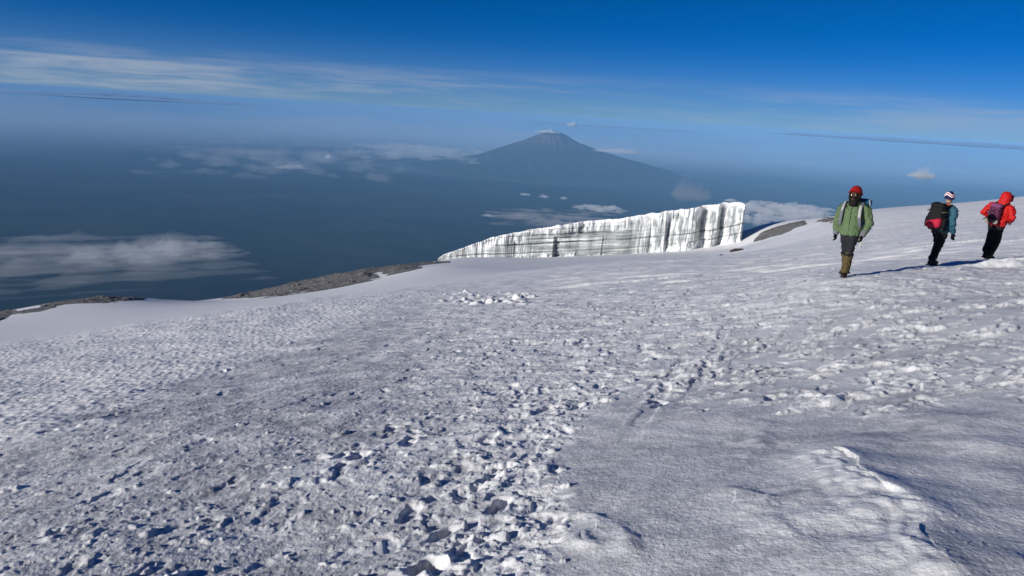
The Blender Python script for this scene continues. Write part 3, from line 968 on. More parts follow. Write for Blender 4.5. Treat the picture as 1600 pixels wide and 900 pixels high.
def cloud(name, X, Y, dist, wpx, dpx, hpx, od, color=(0.97, 0.975, 0.98), seed=1, n=(90, 60), freq=2.2, aspect=1.6, thr=0.12, rough=0.9, skew=0.0, label=None, cat='cloud', group=None, rot=0.0, kind=None):
    """wpx wide, hpx tall as surveyed at dist; dpx is the depth along the view in km"""
    c0 = at(X, Y, dist)
    s_ = np.linalg.norm(c0) / F
    W, Dp, Hh = wpx * s_ / 2, dpx * 500.0, hpx * s_
    uu, vv_ = np.meshgrid(np.linspace(-1, 1, n[0]), np.linspace(-1, 1, n[1]), indexing='ij')
    env = 1 - (uu ** 2 + vv_ ** 2)
    nz = fbm(uu * freq + seed * 3.1 + vv_ * skew, vv_ * freq * aspect + seed, 5, seed, 0.56)
    puff = 1 - np.abs(fbm(uu * freq * 2.4 + seed, vv_ * freq * 2.4, 3, seed + 5))
    tt = np.minimum(env, 0.9) * 0.75 + rough * nz - thr
    edge = np.minimum(1 - np.abs(uu), 1 - np.abs(vv_)) * 6
    tt = np.minimum(tt, edge - 0.02)
    tpos = np.clip(tt, 0, 1.2)
    top = tpos ** 1.6 * (0.35 + 0.8 * puff)
    bot = -0.35 * tpos ** 1.6
    ax = np.array([c0[1], -c0[0], 0]) / math.hypot(c0[0], c0[1]); ay = np.array([c0[0], c0[1], 0]) / math.hypot(c0[0], c0[1])
    cr, sr = math.cos(rot), math.sin(rot)
    ax, ay = ax * cr + ay * sr, -ax * sr + ay * cr
    P0 = uu[..., None] * W * ax + vv_[..., None] * Dp * ay
    Tp = P0 + top[..., None] * np.array([0, 0, Hh]); Bp = P0 + bot[..., None] * np.array([0, 0, Hh])
    act = tpos > 0
    fa = act[:-1, :-1] | act[1:, :-1] | act[1:, 1:] | act[:-1, 1:]
    NU, NVv = n
    ids_t = np.arange(NU * NVv).reshape(NU, NVv)
    ids_b = np.where(act, ids_t + NU * NVv, ids_t)
    ii, jj = np.nonzero(fa)
    qt = np.stack([ids_t[ii, jj], ids_t[ii + 1, jj], ids_t[ii + 1, jj + 1], ids_t[ii, jj + 1]], 1)
    qb = np.stack([ids_b[ii, jj], ids_b[ii, jj + 1], ids_b[ii + 1, jj + 1], ids_b[ii + 1, jj]], 1)
    al = np.concatenate([Tp.reshape(-1, 3), Bp.reshape(-1, 3)])
    q = np.concatenate([qt, qb])
    un, inv = np.unique(q, return_inverse=True)
    me2 = mesh_np(name, al[un], inv.reshape(-1, 4))
    o_ = link(name, me2, vapour(name + '_vapour', 0.50 * od / Hh, color))
    o_.location = c0
    if kind:
        return tag(o_, kind=kind)
    return tag(o_, label, cat, group)


GR = 'clouds over the plain'
cloud('cloud_bank', 40, 410, 15500, 560, 5.6, 13, 0.24, seed=3, n=(190, 170), freq=1.7, aspect=3.2, thr=0.12, rough=1.15, skew=1.6,
      label='large torn grey cloud bank low over the dark plain at far left', group=GR)
cloud('cloud_streak', 235, 396, 17500, 250, 2.6, 13, 0.50, seed=9, n=(170, 90), freq=2.6, aspect=2.4, thr=0.10, rough=0.95,
      label='ragged pale cloud streak beside the large bank at left', group=GR, rot=0.35)
cloud('cloud_field', 440, 243, 62000, 330, 40, 8, 0.09, seed=12, n=(200, 170), freq=3.6, aspect=1.8, thr=0.22, rough=1.25,
      label='wide faint field of clouds on the horizon left of the volcano', group=GR)
cloud('cloud_field', 655, 237, 74000, 230, 28, 6, 0.19, seed=15, n=(170, 130), freq=3.4, aspect=1.8, thr=0.12, rough=1.1,
      label='pale cloud field against the left flank of the volcano', group=GR)
cloud('cloud', 513, 246, 52000, 12, 0.7, 9, 3.0, seed=17, n=(40, 30), rough=0.4, thr=0.1, label='small white cloud tower in the cloud field left of the volcano', group=GR)
cloud('cloud', 458, 262, 50000, 52, 2.4, 6, 2.0, color=(0.75, 0.77, 0.8), seed=18, n=(60, 40), rough=0.6, thr=0.1, label='small dark cloud hump below the faint cloud field', group=GR)
cloud('cap_cloud', 856, 207, 69000, 44, 1.8, 5.5, 7, seed=21, n=(60, 40), rough=0.35, thr=0.05, label='thin white cloud cap lying on the volcano summit', group=GR)
cloud('cloud', 895, 196, 60000, 22, 1.2, 7, 6, seed=23, n=(50, 36), rough=0.5, thr=0.08, label='small lone puff of cloud just above right of the volcano summit', group=GR)
cloud('cloud_streak', 965, 237, 66000, 90, 6, 4, 0.8, seed=25, n=(70, 40), rough=0.8, thr=0.1, label='faint cloud streak at the right foot of the volcano', group=GR)
for X, Y, wp, hp, sd_, lb in ((850, 307.5, 17, 4.5, 31, 'bright small puff low on the plain below the volcano'), (820, 304, 20, 3.0, 32, 'thin small puff left of the brightest puff below the volcano'),
                              (881, 310, 12, 3.0, 33, 'tiny puff right of the brightest puff below the volcano'), (764, 337, 26, 2.0, 34, 'thin short cloud line above the low left end of the ice cliff')):
    cloud('cloud', X, Y, 30000, wp, 0.9, hp, 0.55, seed=sd_, n=(46, 32), rough=0.7, thr=0.08, label=lb, group=GR)
cloud('cloud_streak', 938, 326, 24000, 90, 2.0, 4.0, 0.7, seed=35, n=(90, 44), rough=0.8, thr=0.08, label='thin pale cloud streak just above the middle of the ice cliff', group=GR)
cloud('cloud_bank', 870, 342, 21500, 240, 5.0, 4, 0.16, seed=36, n=(90, 60), rough=0.7, thr=0.05, label='faint brownish cloud bank behind the middle of the ice cliff', group=GR, color=(0.9, 0.85, 0.84))
cloud('cloud_bank', 1225, 331, 21000, 190, 5.0, 8, 1.1, seed=37, n=(110, 70), freq=2.4, rough=0.9, thr=0.1, label='grey cloud bank between the ice cliff and the walker in green', group=GR)
cloud('cloud', 1180, 346, 15000, 46, 1.0, 16, 0.9, seed=39, n=(60, 40), rough=0.9, thr=0.12, label='wispy low cloud beside the right end of the ice cliff', group=GR)
cloud('cloud', 1440, 276, 26000, 38, 0.7, 13, 4, seed=41, n=(60, 40), rough=0.55, thr=0.06, label='small lone grey cloud in the haze left above the walker in teal', group=GR, color=(0.93, 0.92, 0.91))
cloud('smoke_plume', 1078, 306, 24000, 70, 1.1, 58, 0.9, seed=43, n=(70, 46), freq=1.1, rough=0.3, thr=0.05, label='faint brownish smoky plume of cloud above the ice cliff', group=GR, color=(0.93, 0.80, 0.74), cat='cloud')
cloud('shaded_haze_layer', 110, 149, 70000, 520, 12, 7, 4.5, seed=51, n=(120, 40), freq=1.2, aspect=1.0, rough=0.35, thr=0.0, label='thin dark haze layer seen edge on at the far left horizon, shade put into its colour', group='thin edge-on haze layers shaded by colour', color=(0.42, 0.60, 0.88))  # shaded edge of the haze, its darkness put into the vapour colour
cloud('shaded_haze_layer', 1500, 226, 72000, 560, 12, 5, 3.0, seed=53, n=(140, 40), freq=1.6, aspect=1.0, rough=0.5, thr=0.0, label='long thin dark haze layer edge on above the walkers at right, shade put into its colour', group='thin edge-on haze layers shaded by colour', color=(0.42, 0.60, 0.88))
cloud('shaded_haze_layer', 960, 199, 74000, 320, 8, 2.6, 1.2, seed=55, n=(120, 30), freq=1.6, aspect=1.0, rough=0.5, thr=0.0, label='faint thin haze layer passing just above the volcano summit, shade put into its colour', group='thin edge-on haze layers shaded by colour', color=(0.42, 0.60, 0.88))

cloud('horizon_cloud_deck', 800, 226, 145000, 3400, 225, 42, 0.20, seed=61, n=(160, 60), freq=2.2, aspect=0.8, rough=0.45, thr=-0.05, color=(0.80, 0.90, 1.0), kind='stuff')

# ------------------------------------------------------------------ the three walkers
def V3(p):
    return Vector(p)


def loft(bm, pts, rad, n=14, side=(1, 0, 0), cap=True):
    """tapered tube: rad gives (half width along 'side', half depth) at each point; rounded ends"""
    pts = [Vector(p) for p in pts]
    rad = [(r, r) if not isinstance(r, tuple) else r for r in rad]
    if cap:
        a = pts[0] + (pts[0] - pts[1]).normalized() * min(rad[0]) * 0.6
        z = pts[-1] + (pts[-1] - pts[-2]).normalized() * min(rad[-1]) * 0.6
        pts = [a] + pts + [z]
        rad = [(rad[0][0] * 0.55, rad[0][1] * 0.55)] + rad + [(rad[-1][0] * 0.55, rad[-1][1] * 0.55)]
    rings = []
    sd_ = Vector(side)
    for i, p in enumerate(pts):
        tg = (pts[min(i + 1, len(pts) - 1)] - pts[max(i - 1, 0)]).normalized()
        s_ = sd_ - tg * sd_.dot(tg)
        if s_.length < 0.05:
            s_ = Vector((0, 1, 0)) - tg * tg.y
        s_.normalize()
        o_ = tg.cross(s_)
        rings.append([bm.verts.new(p + s_ * math.cos(2 * math.pi * k / n) * rad[i][0] + o_ * math.sin(2 * math.pi * k / n) * rad[i][1]) for k in range(n)])
    for a, b_ in zip(rings[:-1], rings[1:]):
        for k in range(n):
            bm.faces.new((a[k], a[(k + 1) % n], b_[(k + 1) % n], b_[k]))
    bm.faces.new(rings[0][::-1]); bm.faces.new(rings[-1])


def ball(bm, c, r, seg=16):
    ret = bmesh.ops.create_uvsphere(bm, u_segments=seg, v_segments=seg * 2 // 3, radius=1.0)
    for v in ret['verts']:
        v.co = Vector((v.co.x * r[0] + c[0], v.co.y * r[1] + c[1], v.co.z * r[2] + c[2]))


def rbox(bm, c, r, p=4.0, seg=20, taper=0.0):
    """rounded box (superellipsoid)"""
    ret = bmesh.ops.create_uvsphere(bm, u_segments=seg * 2, v_segments=seg, radius=1.0)
    for v in ret['verts']:
        n = v.co
        k = (abs(n.x) ** p + abs(n.y) ** p + abs(n.z) ** p) ** (-1 / p)
        q_ = n * k
        s_ = 1 - taper * (q_.z * 0.5 + 0.5)
        v.co = Vector((q_.x * r[0] * s_ + c[0], q_.y * r[1] * s_ + c[1], q_.z * r[2] + c[2]))


def fuse(name, bm, m_, parent, voxel=0.012, smooth=4, wrinkle=0.0, wscale=9.0, seed=0, keep=None):
    """one continuous skin over everything in bm"""
    bmesh.ops.recalc_face_normals(bm, faces=bm.faces)
    me0 = bpy.data.meshes.new(name); bm.to_mesh(me0); bm.free()
    tmp = bpy.data.objects.new(name, me0); COL.objects.link(tmp)
    md = tmp.modifiers.new('r', 'REMESH'); md.mode = 'VOXEL'; md.voxel_size = voxel
    if smooth:
        ms = tmp.modifiers.new('s', 'SMOOTH'); ms.factor = 0.5; ms.iterations = smooth
    bpy.context.view_layer.update()
    me1 = bpy.data.meshes.new_from_object(tmp.evaluated_get(bpy.context.evaluated_depsgraph_get()))
    bpy.data.objects.remove(tmp); bpy.data.meshes.remove(me0)
    me1.name = name
    if wrinkle:
        nv = len(me1.vertices)
        c_ = np.empty(nv * 3, np.float32); me1.vertices.foreach_get('co', c_); c_ = c_.reshape(-1, 3).astype(float)
        nn = np.empty(nv * 3, np.float32); me1.vertices.foreach_get('normal', nn); nn = nn.reshape(-1, 3)
        d_ = fbm(c_[:, 0] * wscale * 0.6 + c_[:, 1] * wscale * 0.5 + seed, c_[:, 2] * wscale + c_[:, 0] * 4, 3, 300 + seed, 0.55)
        c_ += nn * (wrinkle * (0.35 - np.abs(d_)))[:, None]
        me1.vertices.foreach_set('co', c_.astype(np.float32).ravel())
        me1.update()
    me1.materials.clear()
    return link(name, me1, m_, parent)


def solid(name, bm, m_, parent, smooth=True):
    bmesh.ops.recalc_face_normals(bm, faces=bm.faces)
    me_ = bpy.data.meshes.new(name); bm.to_mesh(me_); bm.free()
    return link(name, me_, m_, parent, smooth)


def cloth(name, col, rough=0.85, var=0.15, scale=30.0):
    m_, t_, b_ = mat(name)
    tc_ = t_.node('ShaderNodeTexCoord')
    nz = t_.noise(tc_.outputs['Object'], scale, 4, 0.6)
    lo = tuple(max(0, c * (1 - var)) for c in col); hi = tuple(min(1, c * (1 + var)) for c in col)
    t_.put(b_.inputs['Base Color'], t_.ramp(nz, [(0.3, lo), (0.7, hi)]))
    b_.inputs['Roughness'].default_value = rough
    b_.inputs['Specular IOR Level'].default_value = 0.25
    bb = t_.node('ShaderNodeBump', {'Strength': 0.25, 'Distance': 0.004, 'Height': t_.noise(tc_.outputs['Object'], 140.0, 2)})
    t_.put(b_.inputs['Normal'], bb.outputs[0])
    return m_


C_skin_dark = cloth('dark_skin', (0.06, 0.032, 0.020), 0.55)
C_skin = cloth('skin', (0.42, 0.25, 0.18), 0.55)
C_green = cloth('sage_green_shell', (0.088, 0.138, 0.066), 0.7, 0.10)
C_slate = cloth('slate_trousers', (0.013, 0.015, 0.020))
C_khaki = cloth('khaki_gaiter', (0.080, 0.058, 0.022))
C_brown = cloth('dark_brown_leather', (0.022, 0.013, 0.010), 0.6)
C_black = cloth('black_fabric', (0.007, 0.007, 0.009), 0.85)
C_red = cloth('red_knit', (0.24, 0.005, 0.005), 0.9)
C_redshell = cloth('red_shell', (0.44, 0.008, 0.008), 0.6, 0.08)
C_teal = cloth('teal_shell', (0.020, 0.080, 0.12), 0.7)
C_blue = cloth('blue_pack_fabric', (0.02, 0.11, 0.19), 0.7)
C_grey = cloth('grey_fleece', (0.13, 0.14, 0.17), 0.9)
C_pale = cloth('pale_strap', (0.36, 0.36, 0.36), 0.8)
C_navy = cloth('navy_knit', (0.012, 0.014, 0.075), 0.9)
C_white = cloth('white_knit', (0.75, 0.72, 0.74), 0.9)
C_crimson = cloth('crimson_panel', (0.36, 0.008, 0.036), 0.7)
C_purple = cloth('purple_pack_fabric', (0.085, 0.018, 0.050), 0.75)
C_tan = cloth('pale_tan_fabric', (0.26, 0.23, 0.19), 0.8)
C_olive = cloth('olive_webbing', (0.12, 0.14, 0.06), 0.8)
C_beard = cloth('black_hair', (0.006, 0.005, 0.005), 0.8)
C_lip = cloth('lips', (0.22, 0.06, 0.05), 0.5)
C_taupe = cloth('grey_brown_boot', (0.055, 0.048, 0.042), 0.8)
m_lens, t, b = mat('grey_lens')
b.inputs['Base Color'].default_value = (0.10, 0.09, 0.07, 1); b.inputs['Roughness'].default_value = 0.08; b.inputs['Metallic'].default_value = 0.6


def hand_bm(bm, wrist, d, thumb, grow=1.0, curl=0.5):
    """palm, four unequal bent fingers and a thumb; d = direction the hand hangs, thumb = side it points to"""
    d = Vector(d).normalized(); th = Vector(thumb); th = (th - d * th.dot(d)).normalized(); pn = d.cross(th)
    w_ = Vector(wrist)
    pc = w_ + d * 0.045
    loft(bm, [w_, w_ + d * 0.03, w_ + d * 0.085], [(0.026 * grow, 0.019 * grow), (0.038 * grow, 0.017 * grow), (0.041 * grow, 0.015 * grow)], 12, side=th)
    for k, (o_, ln) in enumerate(((0.031, 0.072), (0.011, 0.082), (-0.010, 0.076), (-0.030, 0.058))):
        a = w_ + d * 0.08 + th * o_ * grow
        b_ = a + (d + pn * curl * 0.35).normalized() * ln * 0.45
        c_ = b_ + (d * 0.8 + pn * curl).normalized() * ln * 0.33
        e_ = c_ + (d * 0.45 + pn * curl * 1.4).normalized() * ln * 0.25
        loft(bm, [a, b_, c_, e_], [0.0105 * grow, 0.0098 * grow, 0.009 * grow, 0.0075 * grow], 8, side=th)
    a = w_ + d * 0.025 + th * 0.025 * grow
    b_ = a + (d * 0.7 + th * 0.75 + pn * 0.2).normalized() * 0.042
    c_ = b_ + (d * 0.9 + th * 0.25 + pn * 0.4).normalized() * 0.03
    loft(bm, [a, b_, c_], [0.0135 * grow, 0.012 * grow, 0.009 * grow], 8, side=pn)


def walker(label, place, yaw, lean, J, col, seed, size=1.0):
    """J holds joints in the walker's own frame: facing -y, z up from the ground"""
    root = bpy.data.objects.new('person', None)
    COL.objects.link(root)
    azv = math.atan2(place[0], place[1])
    root.matrix_world = Matrix.Translation(Vector(place)) @ Matrix.Rotation(-azv, 4, 'Z') @ Matrix.Rotation(lean, 4, 'Y') @ Matrix.Rotation(yaw, 4, 'Z') @ Matrix.Scale(size, 4)
    tag(root, label, 'person')
    hd = Vector(J['head']); nk = Vector(J['neck'])
    pel = Vector(J['pelvis'])
    # body: one skin from head to feet
    bm = bmesh.new()
    loft(bm, [pel + V3((0, 0, -0.06)), pel + V3((0, 0, 0.06)), pel.lerp(nk, 0.40), pel.lerp(nk, 0.75), nk + V3((0, 0, -0.05)), nk],
         [(0.15, 0.105), (0.155, 0.105), (0.135, 0.095), (0.165, 0.11), (0.12, 0.085), (0.06, 0.06)], 18)
    loft(bm, [nk, hd + V3((0, 0.01, -0.07))], [0.058, 0.055], 12)
    ball(bm, hd + V3((0, 0.012, 0.025)), (0.077, 0.096, 0.100))
    ball(bm, hd + V3((0, -0.028, -0.055)), (0.056, 0.062, 0.062))
    loft(bm, [hd + V3((0, -0.085, 0.03)), hd + V3((0, -0.108, -0.012)), hd + V3((0, -0.096, -0.022))], [0.010, 0.017, 0.012], 8)   # nose
    for s_ in (-1, 1):
        ball(bm, hd + V3((s_ * 0.078, 0.012, 0.0)), (0.012, 0.024, 0.033), 10)
        ball(bm, hd + V3((s_ * 0.032, -0.082, 0.030)), (0.026, 0.012, 0.010), 10)
    for k in 'LR':
        hp, kn, an = Vector(J['hip' + k]), Vector(J['knee' + k]), Vector(J['ankle' + k])
        loft(bm, [hp, hp.lerp(kn, 0.5), kn, kn.lerp(an, 0.35), an], [0.082, 0.070, 0.052, 0.052, 0.036], 12)
        loft(bm, [an + V3((0, 0.02, -0.04)), an + V3((0, -0.06, -0.06)), an + V3((0, -0.13, -0.065))], [(0.035, 0.03), (0.042, 0.028), (0.034, 0.018)], 10)
        sh, eb, wr = Vector(J['shoulder' + k]), Vector(J['elbow' + k]), Vector(J['wrist' + k])
        loft(bm, [nk + V3((0, 0, -0.09)), sh], [0.06, 0.058], 10)
        loft(bm, [sh, sh.lerp(eb, 0.5), eb, eb.lerp(wr, 0.3), wr], [0.056, 0.048, 0.040, 0.040, 0.027], 12)
        hand_bm(bm, wr, wr - eb + V3((0, 0, -0.08)), V3((0, -1, 0)), 1.0)
    fuse('body', bm, col['skin'], root, 0.010, 2)
    # trousers
    bm = bmesh.new()
    loft(bm, [pel + V3((0, 0, -0.09)), pel + V3((0, 0, 0.02)), pel + V3((0, 0, 0.14))], [(0.175, 0.135), (0.18, 0.135), (0.165, 0.12)], 18)
    for k in 'LR':
        hp, kn, an = Vector(J['hip' + k]), Vector(J['knee' + k]), Vector(J['ankle' + k])
        q_ = col.get('flare', 1.0)
        loft(bm, [hp + V3((0, 0, 0.02)), hp.lerp(kn, 0.45), kn, kn.lerp(an, 0.45), an + V3((0, 0, 0.03))],
             [(0.112, 0.118), (0.098, 0.105), (0.080 * q_, 0.086 * q_), (0.078 * q_, 0.084 * q_), (0.074 * q_, 0.080 * q_)], 16)
    fuse('trousers', bm, col['trousers'], root, 0.013, 3, 0.022, 8.0, seed)
    # jacket with sleeves
    bm = bmesh.new()
    hem = J['hem']
    hp_ = Vector((pel.x, pel.y, hem))
    loft(bm, [hp_, hp_ + V3((0, 0, 0.10)), hp_.lerp(nk, 0.45), hp_.lerp(nk, 0.72), nk + V3((0, 0.01, -0.055)), nk + V3((0, 0.005, 0.015))],
         [(0.215, 0.165), (0.212, 0.165), (0.205, 0.150), (0.215, 0.150), (0.155, 0.115), (0.078, 0.078)], 20)
    for k in 'LR':
        sh, eb, wr = Vector(J['shoulder' + k]), Vector(J['elbow' + k]), Vector(J['wrist' + k])
        loft(bm, [nk + V3((0, 0.01, -0.085)), sh], [0.088, 0.088], 12)
        loft(bm, [sh, sh.lerp(eb, 0.5), eb, eb.lerp(wr, 0.5), wr + (eb - wr).normalized() * 0.03], [0.092, 0.084, 0.079, 0.070, 0.054], 14)
    jk = fuse('jacket', bm, col['jacket'], root, 0.013, 3, 0.030, 8.5, seed + 7)
    # gloves
    for k in 'LR':
        eb, wr = Vector(J['elbow' + k]), Vector(J['wrist' + k])
        bm = bmesh.new()
        dv = (wr - eb).normalized()
        hd_dir = Vector(J.get('hand' + k, dv + V3((0, 0, -0.25))))
        loft(bm, [wr - dv * 0.05, wr + dv * 0.01], [(0.045, 0.043), (0.04, 0.034)], 12)
        hand_bm(bm, wr, hd_dir, V3((0, -1, 0)) if abs(dv.y) < 0.8 else V3((0, 0, 1)), 1.45, 0.6)
        fuse('glove', bm, col['glove'], root, 0.009, 1)
        if col.get('cuff'):
            bm = bmesh.new()
            loft(bm, [wr - dv * 0.10, wr - dv * 0.05, wr + dv * 0.005], [0.058, 0.062, 0.058], 14)
            fuse('cuff', bm, col['cuff'], root, 0.011, 1)
    # boots with soles; gaiters
    for k in 'LR':
        kn, an = Vector(J['knee' + k]), Vector(J['ankle' + k])
        t_ = Vector(J.get('toe' + k, (0, -1, 0))).normalized()
        bm = bmesh.new()
        f0 = an + V3((0, 0, -0.075))
        loft(bm, [f0 - t_ * 0.055 + V3((0, 0, 0.02)), f0 + t_ * 0.03 + V3((0, 0, 0.025)), f0 + t_ * 0.11 + V3((0, 0, 0.01)), f0 + t_ * 0.175 + V3((0, 0, 0.0))],
             [(0.045, 0.05), (0.048, 0.055), (0.053, 0.042), (0.044, 0.03)], 14, side=t_.cross(Vector((0, 0, 1))))
        loft(bm, [f0 + V3((0, 0, 0.02)), an + V3((0, 0, 0.04)), an.lerp(kn, 0.2) + V3((0, 0, 0.02))], [0.055, 0.055, 0.06], 14)
        bt = fuse('boot', bm, col['boot'], root, 0.010, 2, 0.006, 20, seed)
        bm = bmesh.new()
        sd2 = t_.cross(Vector((0, 0, 1)))
        loft(bm, [f0 - t_ * 0.10 + V3((0, 0, -0.03)), f0 + t_ * 0.03 + V3((0, 0, -0.03)), f0 + t_ * 0.13 + V3((0, 0, -0.028)), f0 + t_ * 0.215 + V3((0, 0, -0.018))],
             [(0.043, 0.016), (0.045, 0.016), (0.054, 0.016), (0.036, 0.014)], 14, side=sd2)
        solid('sole', bm, C_black, bt)
        if col.get('gaiter'):
            bm = bmesh.new()
            loft(bm, [an + V3((0, 0, -0.035)) + t_ * 0.02, an + V3((0, 0, 0.05)), an.lerp(kn, 0.45), an.lerp(kn, 0.92)], [(0.070, 0.085), (0.078, 0.084), (0.088, 0.094), (0.094, 0.098)], 16)
            ga = fuse('gaiter', bm, col['gaiter'], root, 0.011, 2, 0.018, 12, seed + 3)
            bm = bmesh.new()
            kk = an.lerp(kn, 0.88)
            loft(bm, [kk - V3((0, 0, 0.012)), kk + V3((0, 0, 0.012))], [(0.101, 0.104)] * 2, 18)
            solid('gaiter_strap', bm, C_black, ga)
    return root, jk


def strap(bm, pts, w_=0.028, th=0.008, side=(1, 0, 0)):
    loft(bm, pts, [(w_, th)] * len(pts), 10, side=side)


def pack(label, root, m_body):
    r_ = bpy.data.objects.new('backpack', None)
    COL.objects.link(r_)
    r_.matrix_world = root.matrix_world.copy()
    tag(r_, label, 'backpack', 'backpacks worn by the walkers')
    return r_


def standing_on(X, Y, d):
    p = at(X, Y, d)
    k = (np.abs(GX - p[0]) < 0.16) & (np.abs(GY - p[1]) < 0.16)
    return Vector((p[0], p[1], float(np.percentile(GZ[k], 85)) + 0.012))


# --- first walker: green jacket, facing the camera and looking to the left of the picture
P1 = standing_on(1319, 432.5, 16.0)
J1 = dict(pelvis=(0, 0, 0.92), neck=(0.0, 0.015, 1.475), head=(0, -0.025, 1.63), hem=0.86,
          hipL=(0.085, 0, 0.88), kneeL=(0.055, -0.10, 0.50), ankleL=(0.035, -0.12, 0.11), toeL=(0.10, -1, 0),
          hipR=(-0.085, 0, 0.88), kneeR=(-0.05, 0.05, 0.49), ankleR=(-0.035, 0.20, 0.12), toeR=(-0.30, -1, 0),
          shoulderL=(0.235, 0.02, 1.385), elbowL=(0.335, 0.03, 1.10), wristL=(0.275, -0.13, 0.87), handL=(-0.1, -0.3, -1),
          shoulderR=(-0.225, 0.02, 1.375), elbowR=(-0.295, 0.05, 1.09), wristR=(-0.265, -0.04, 0.84), handR=(0.1, -0.1, -1))
walk1, jk1 = walker('walker in green jacket, red hat and khaki gaiters facing the camera on trodden snow', P1, math.radians(-16), math.radians(-1.2), J1,
                    dict(skin=C_skin_dark, trousers=C_slate, jacket=C_green, glove=C_black, cuff=C_grey, boot=C_brown, gaiter=C_khaki, flare=0.95), 1, 0.968)
hd = Vector(J1['head'])
bm = bmesh.new()
ret = bmesh.ops.create_uvsphere(bm, u_segments=28, v_segments=20, radius=1.0)
for v in ret['verts']:
    n = v.co.copy()
    v.co = hd + V3((n.x * 0.122, n.y * 0.138 + 0.030, max(n.z, -0.10 - 0.42 * n.y) * 0.150 + 0.050 + 0.010 * n.y))
hat = solid('knit_hat', bm, C_red, walk1)
bm = bmesh.new()
for k in range(24):
    pass
rim = [hd + V3((math.cos(a) * 0.117, math.sin(a) * 0.133 + 0.028, 0.046 - 0.052 * math.sin(a))) for a in np.linspace(0, 2 * math.pi, 25)]
loft(bm, rim, [(0.006, 0.022)] * len(rim), 8, side=(0, 0, 1), cap=False)
solid('hat_band', bm, C_red, hat)
bm = bmesh.new()
ball(bm, hd + V3((0, -0.045, -0.095)), (0.092, 0.084, 0.088))
ball(bm, hd + V3((0, -0.060, -0.160)), (0.085, 0.066, 0.062))
for s_ in (-1, 1):
    loft(bm, [hd + V3((s_ * 0.078, 0.0, 0.02)), hd + V3((s_ * 0.080, -0.03, -0.05)), hd + V3((s_ * 0.05, -0.075, -0.09))], [0.018, 0.028, 0.03], 10)
loft(bm, [hd + V3((-0.035, -0.098, -0.042)), hd + V3((0, -0.108, -0.034)), hd + V3((0.035, -0.098, -0.042))], [0.010, 0.011, 0.010], 8)
ball(bm, hd + V3((0, 0.055, -0.06)), (0.112, 0.075, 0.100))
for s_ in (-1, 1):
    ball(bm, hd + V3((s_ * 0.088, 0.0, -0.03)), (0.030, 0.050, 0.080))
fuse('beard', bm, C_beard, walk1, 0.009, 2, 0.014, 40, 2)
bm = bmesh.new()
ball(bm, hd + V3((0, -0.118, -0.062)), (0.022, 0.010, 0.009), 12)
solid('mouth', bm, C_lip, walk1)
bm = bmesh.new()
for s_ in (-1, 1):
    rbox(bm, hd + V3((s_ * 0.036, -0.098, 0.012)), (0.027, 0.009, 0.019), 3.0, 10)
gl = solid('sunglasses', bm, m_lens, walk1)
bm = bmesh.new()
loft(bm, [hd + V3((-0.085, 0.01, 0.022)), hd + V3((-0.066, -0.085, 0.024)), hd + V3((0, -0.108, 0.022)), hd + V3((0.066, -0.085, 0.024)), hd + V3((0.085, 0.01, 0.022))], [0.004] * 5, 8)
solid('frame', bm, C_black, gl)
# jacket details: zip, collar, hem cord, hood folded on the shoulders
bm = bmesh.new()
loft(bm, [(0.0, -0.165, 0.90), (0.0, -0.168, 1.05), (0, -0.158, 1.25), (0, -0.125, 1.40)], [(0.006, 0.006)] * 4, 8)
solid('zip', bm, cloth('dark_green_tape', (0.06, 0.12, 0.05)), jk1)
bm = bmesh.new()
nkv = Vector(J1['neck'])
col_ = [nkv + V3((math.cos(a) * 0.098, math.sin(a) * 0.098 + 0.01, 0.03 + 0.03 * math.sin(a))) for a in np.linspace(-1.35, 4.5, 20)]
loft(bm, col_, [(0.045, 0.020)] * len(col_), 10, side=(0, 0, 1))
fuse('collar', bm, C_green, jk1, 0.011, 1)
bm = bmesh.new()
loft(bm, [nkv + V3((-0.12, 0.09, -0.02)), nkv + V3((0, 0.15, 0.0)), nkv + V3((0.12, 0.09, -0.02))], [0.05, 0.065, 0.05], 12)
fuse('hood', bm, C_green, jk1, 0.012, 2, 0.02, 10, 3)
# trekking wrist ribbon hanging from the dark glove
bm = bmesh.new()
wl = Vector(J1['wristL'])
strap(bm, [wl + V3((0.0, -0.03, -0.13)), wl + V3((-0.01, -0.04, -0.20)), wl + V3((-0.02, -0.03, -0.30))], 0.018, 0.005)
strap(bm, [wl + V3((0.04, -0.03, -0.10)), wl + V3((0.05, -0.02, -0.16)), wl + V3((0.045, -0.02, -0.20))], 0.008, 0.005)
solid('wrist_ribbon', bm, C_pale, walk1)
pk1 = pack('blue backpack with pale straps on the back of the walker in green', walk1, C_blue)
bm = bmesh.new()
rbox(bm, (0.03, 0.29, 1.16), (0.17, 0.13, 0.30), 3.5, 20, 0.08)
solid('bag', bm, C_blue, pk1)
bm = bmesh.new()
rbox(bm, (0.05, 0.28, 1.475), (0.20, 0.15, 0.085), 3.0, 18)
lid = fuse('lid', bm, C_blue, pk1, 0.014, 2, 0.03, 12, 5)
bm = bmesh.new()
strap(bm, [(0.22, 0.20, 1.40), (0.25, 0.19, 1.47), (0.22, 0.22, 1.55)], 0.02, 0.012, side=(0, 1, 0))
solid('lid_strap', bm, C_pale, lid)
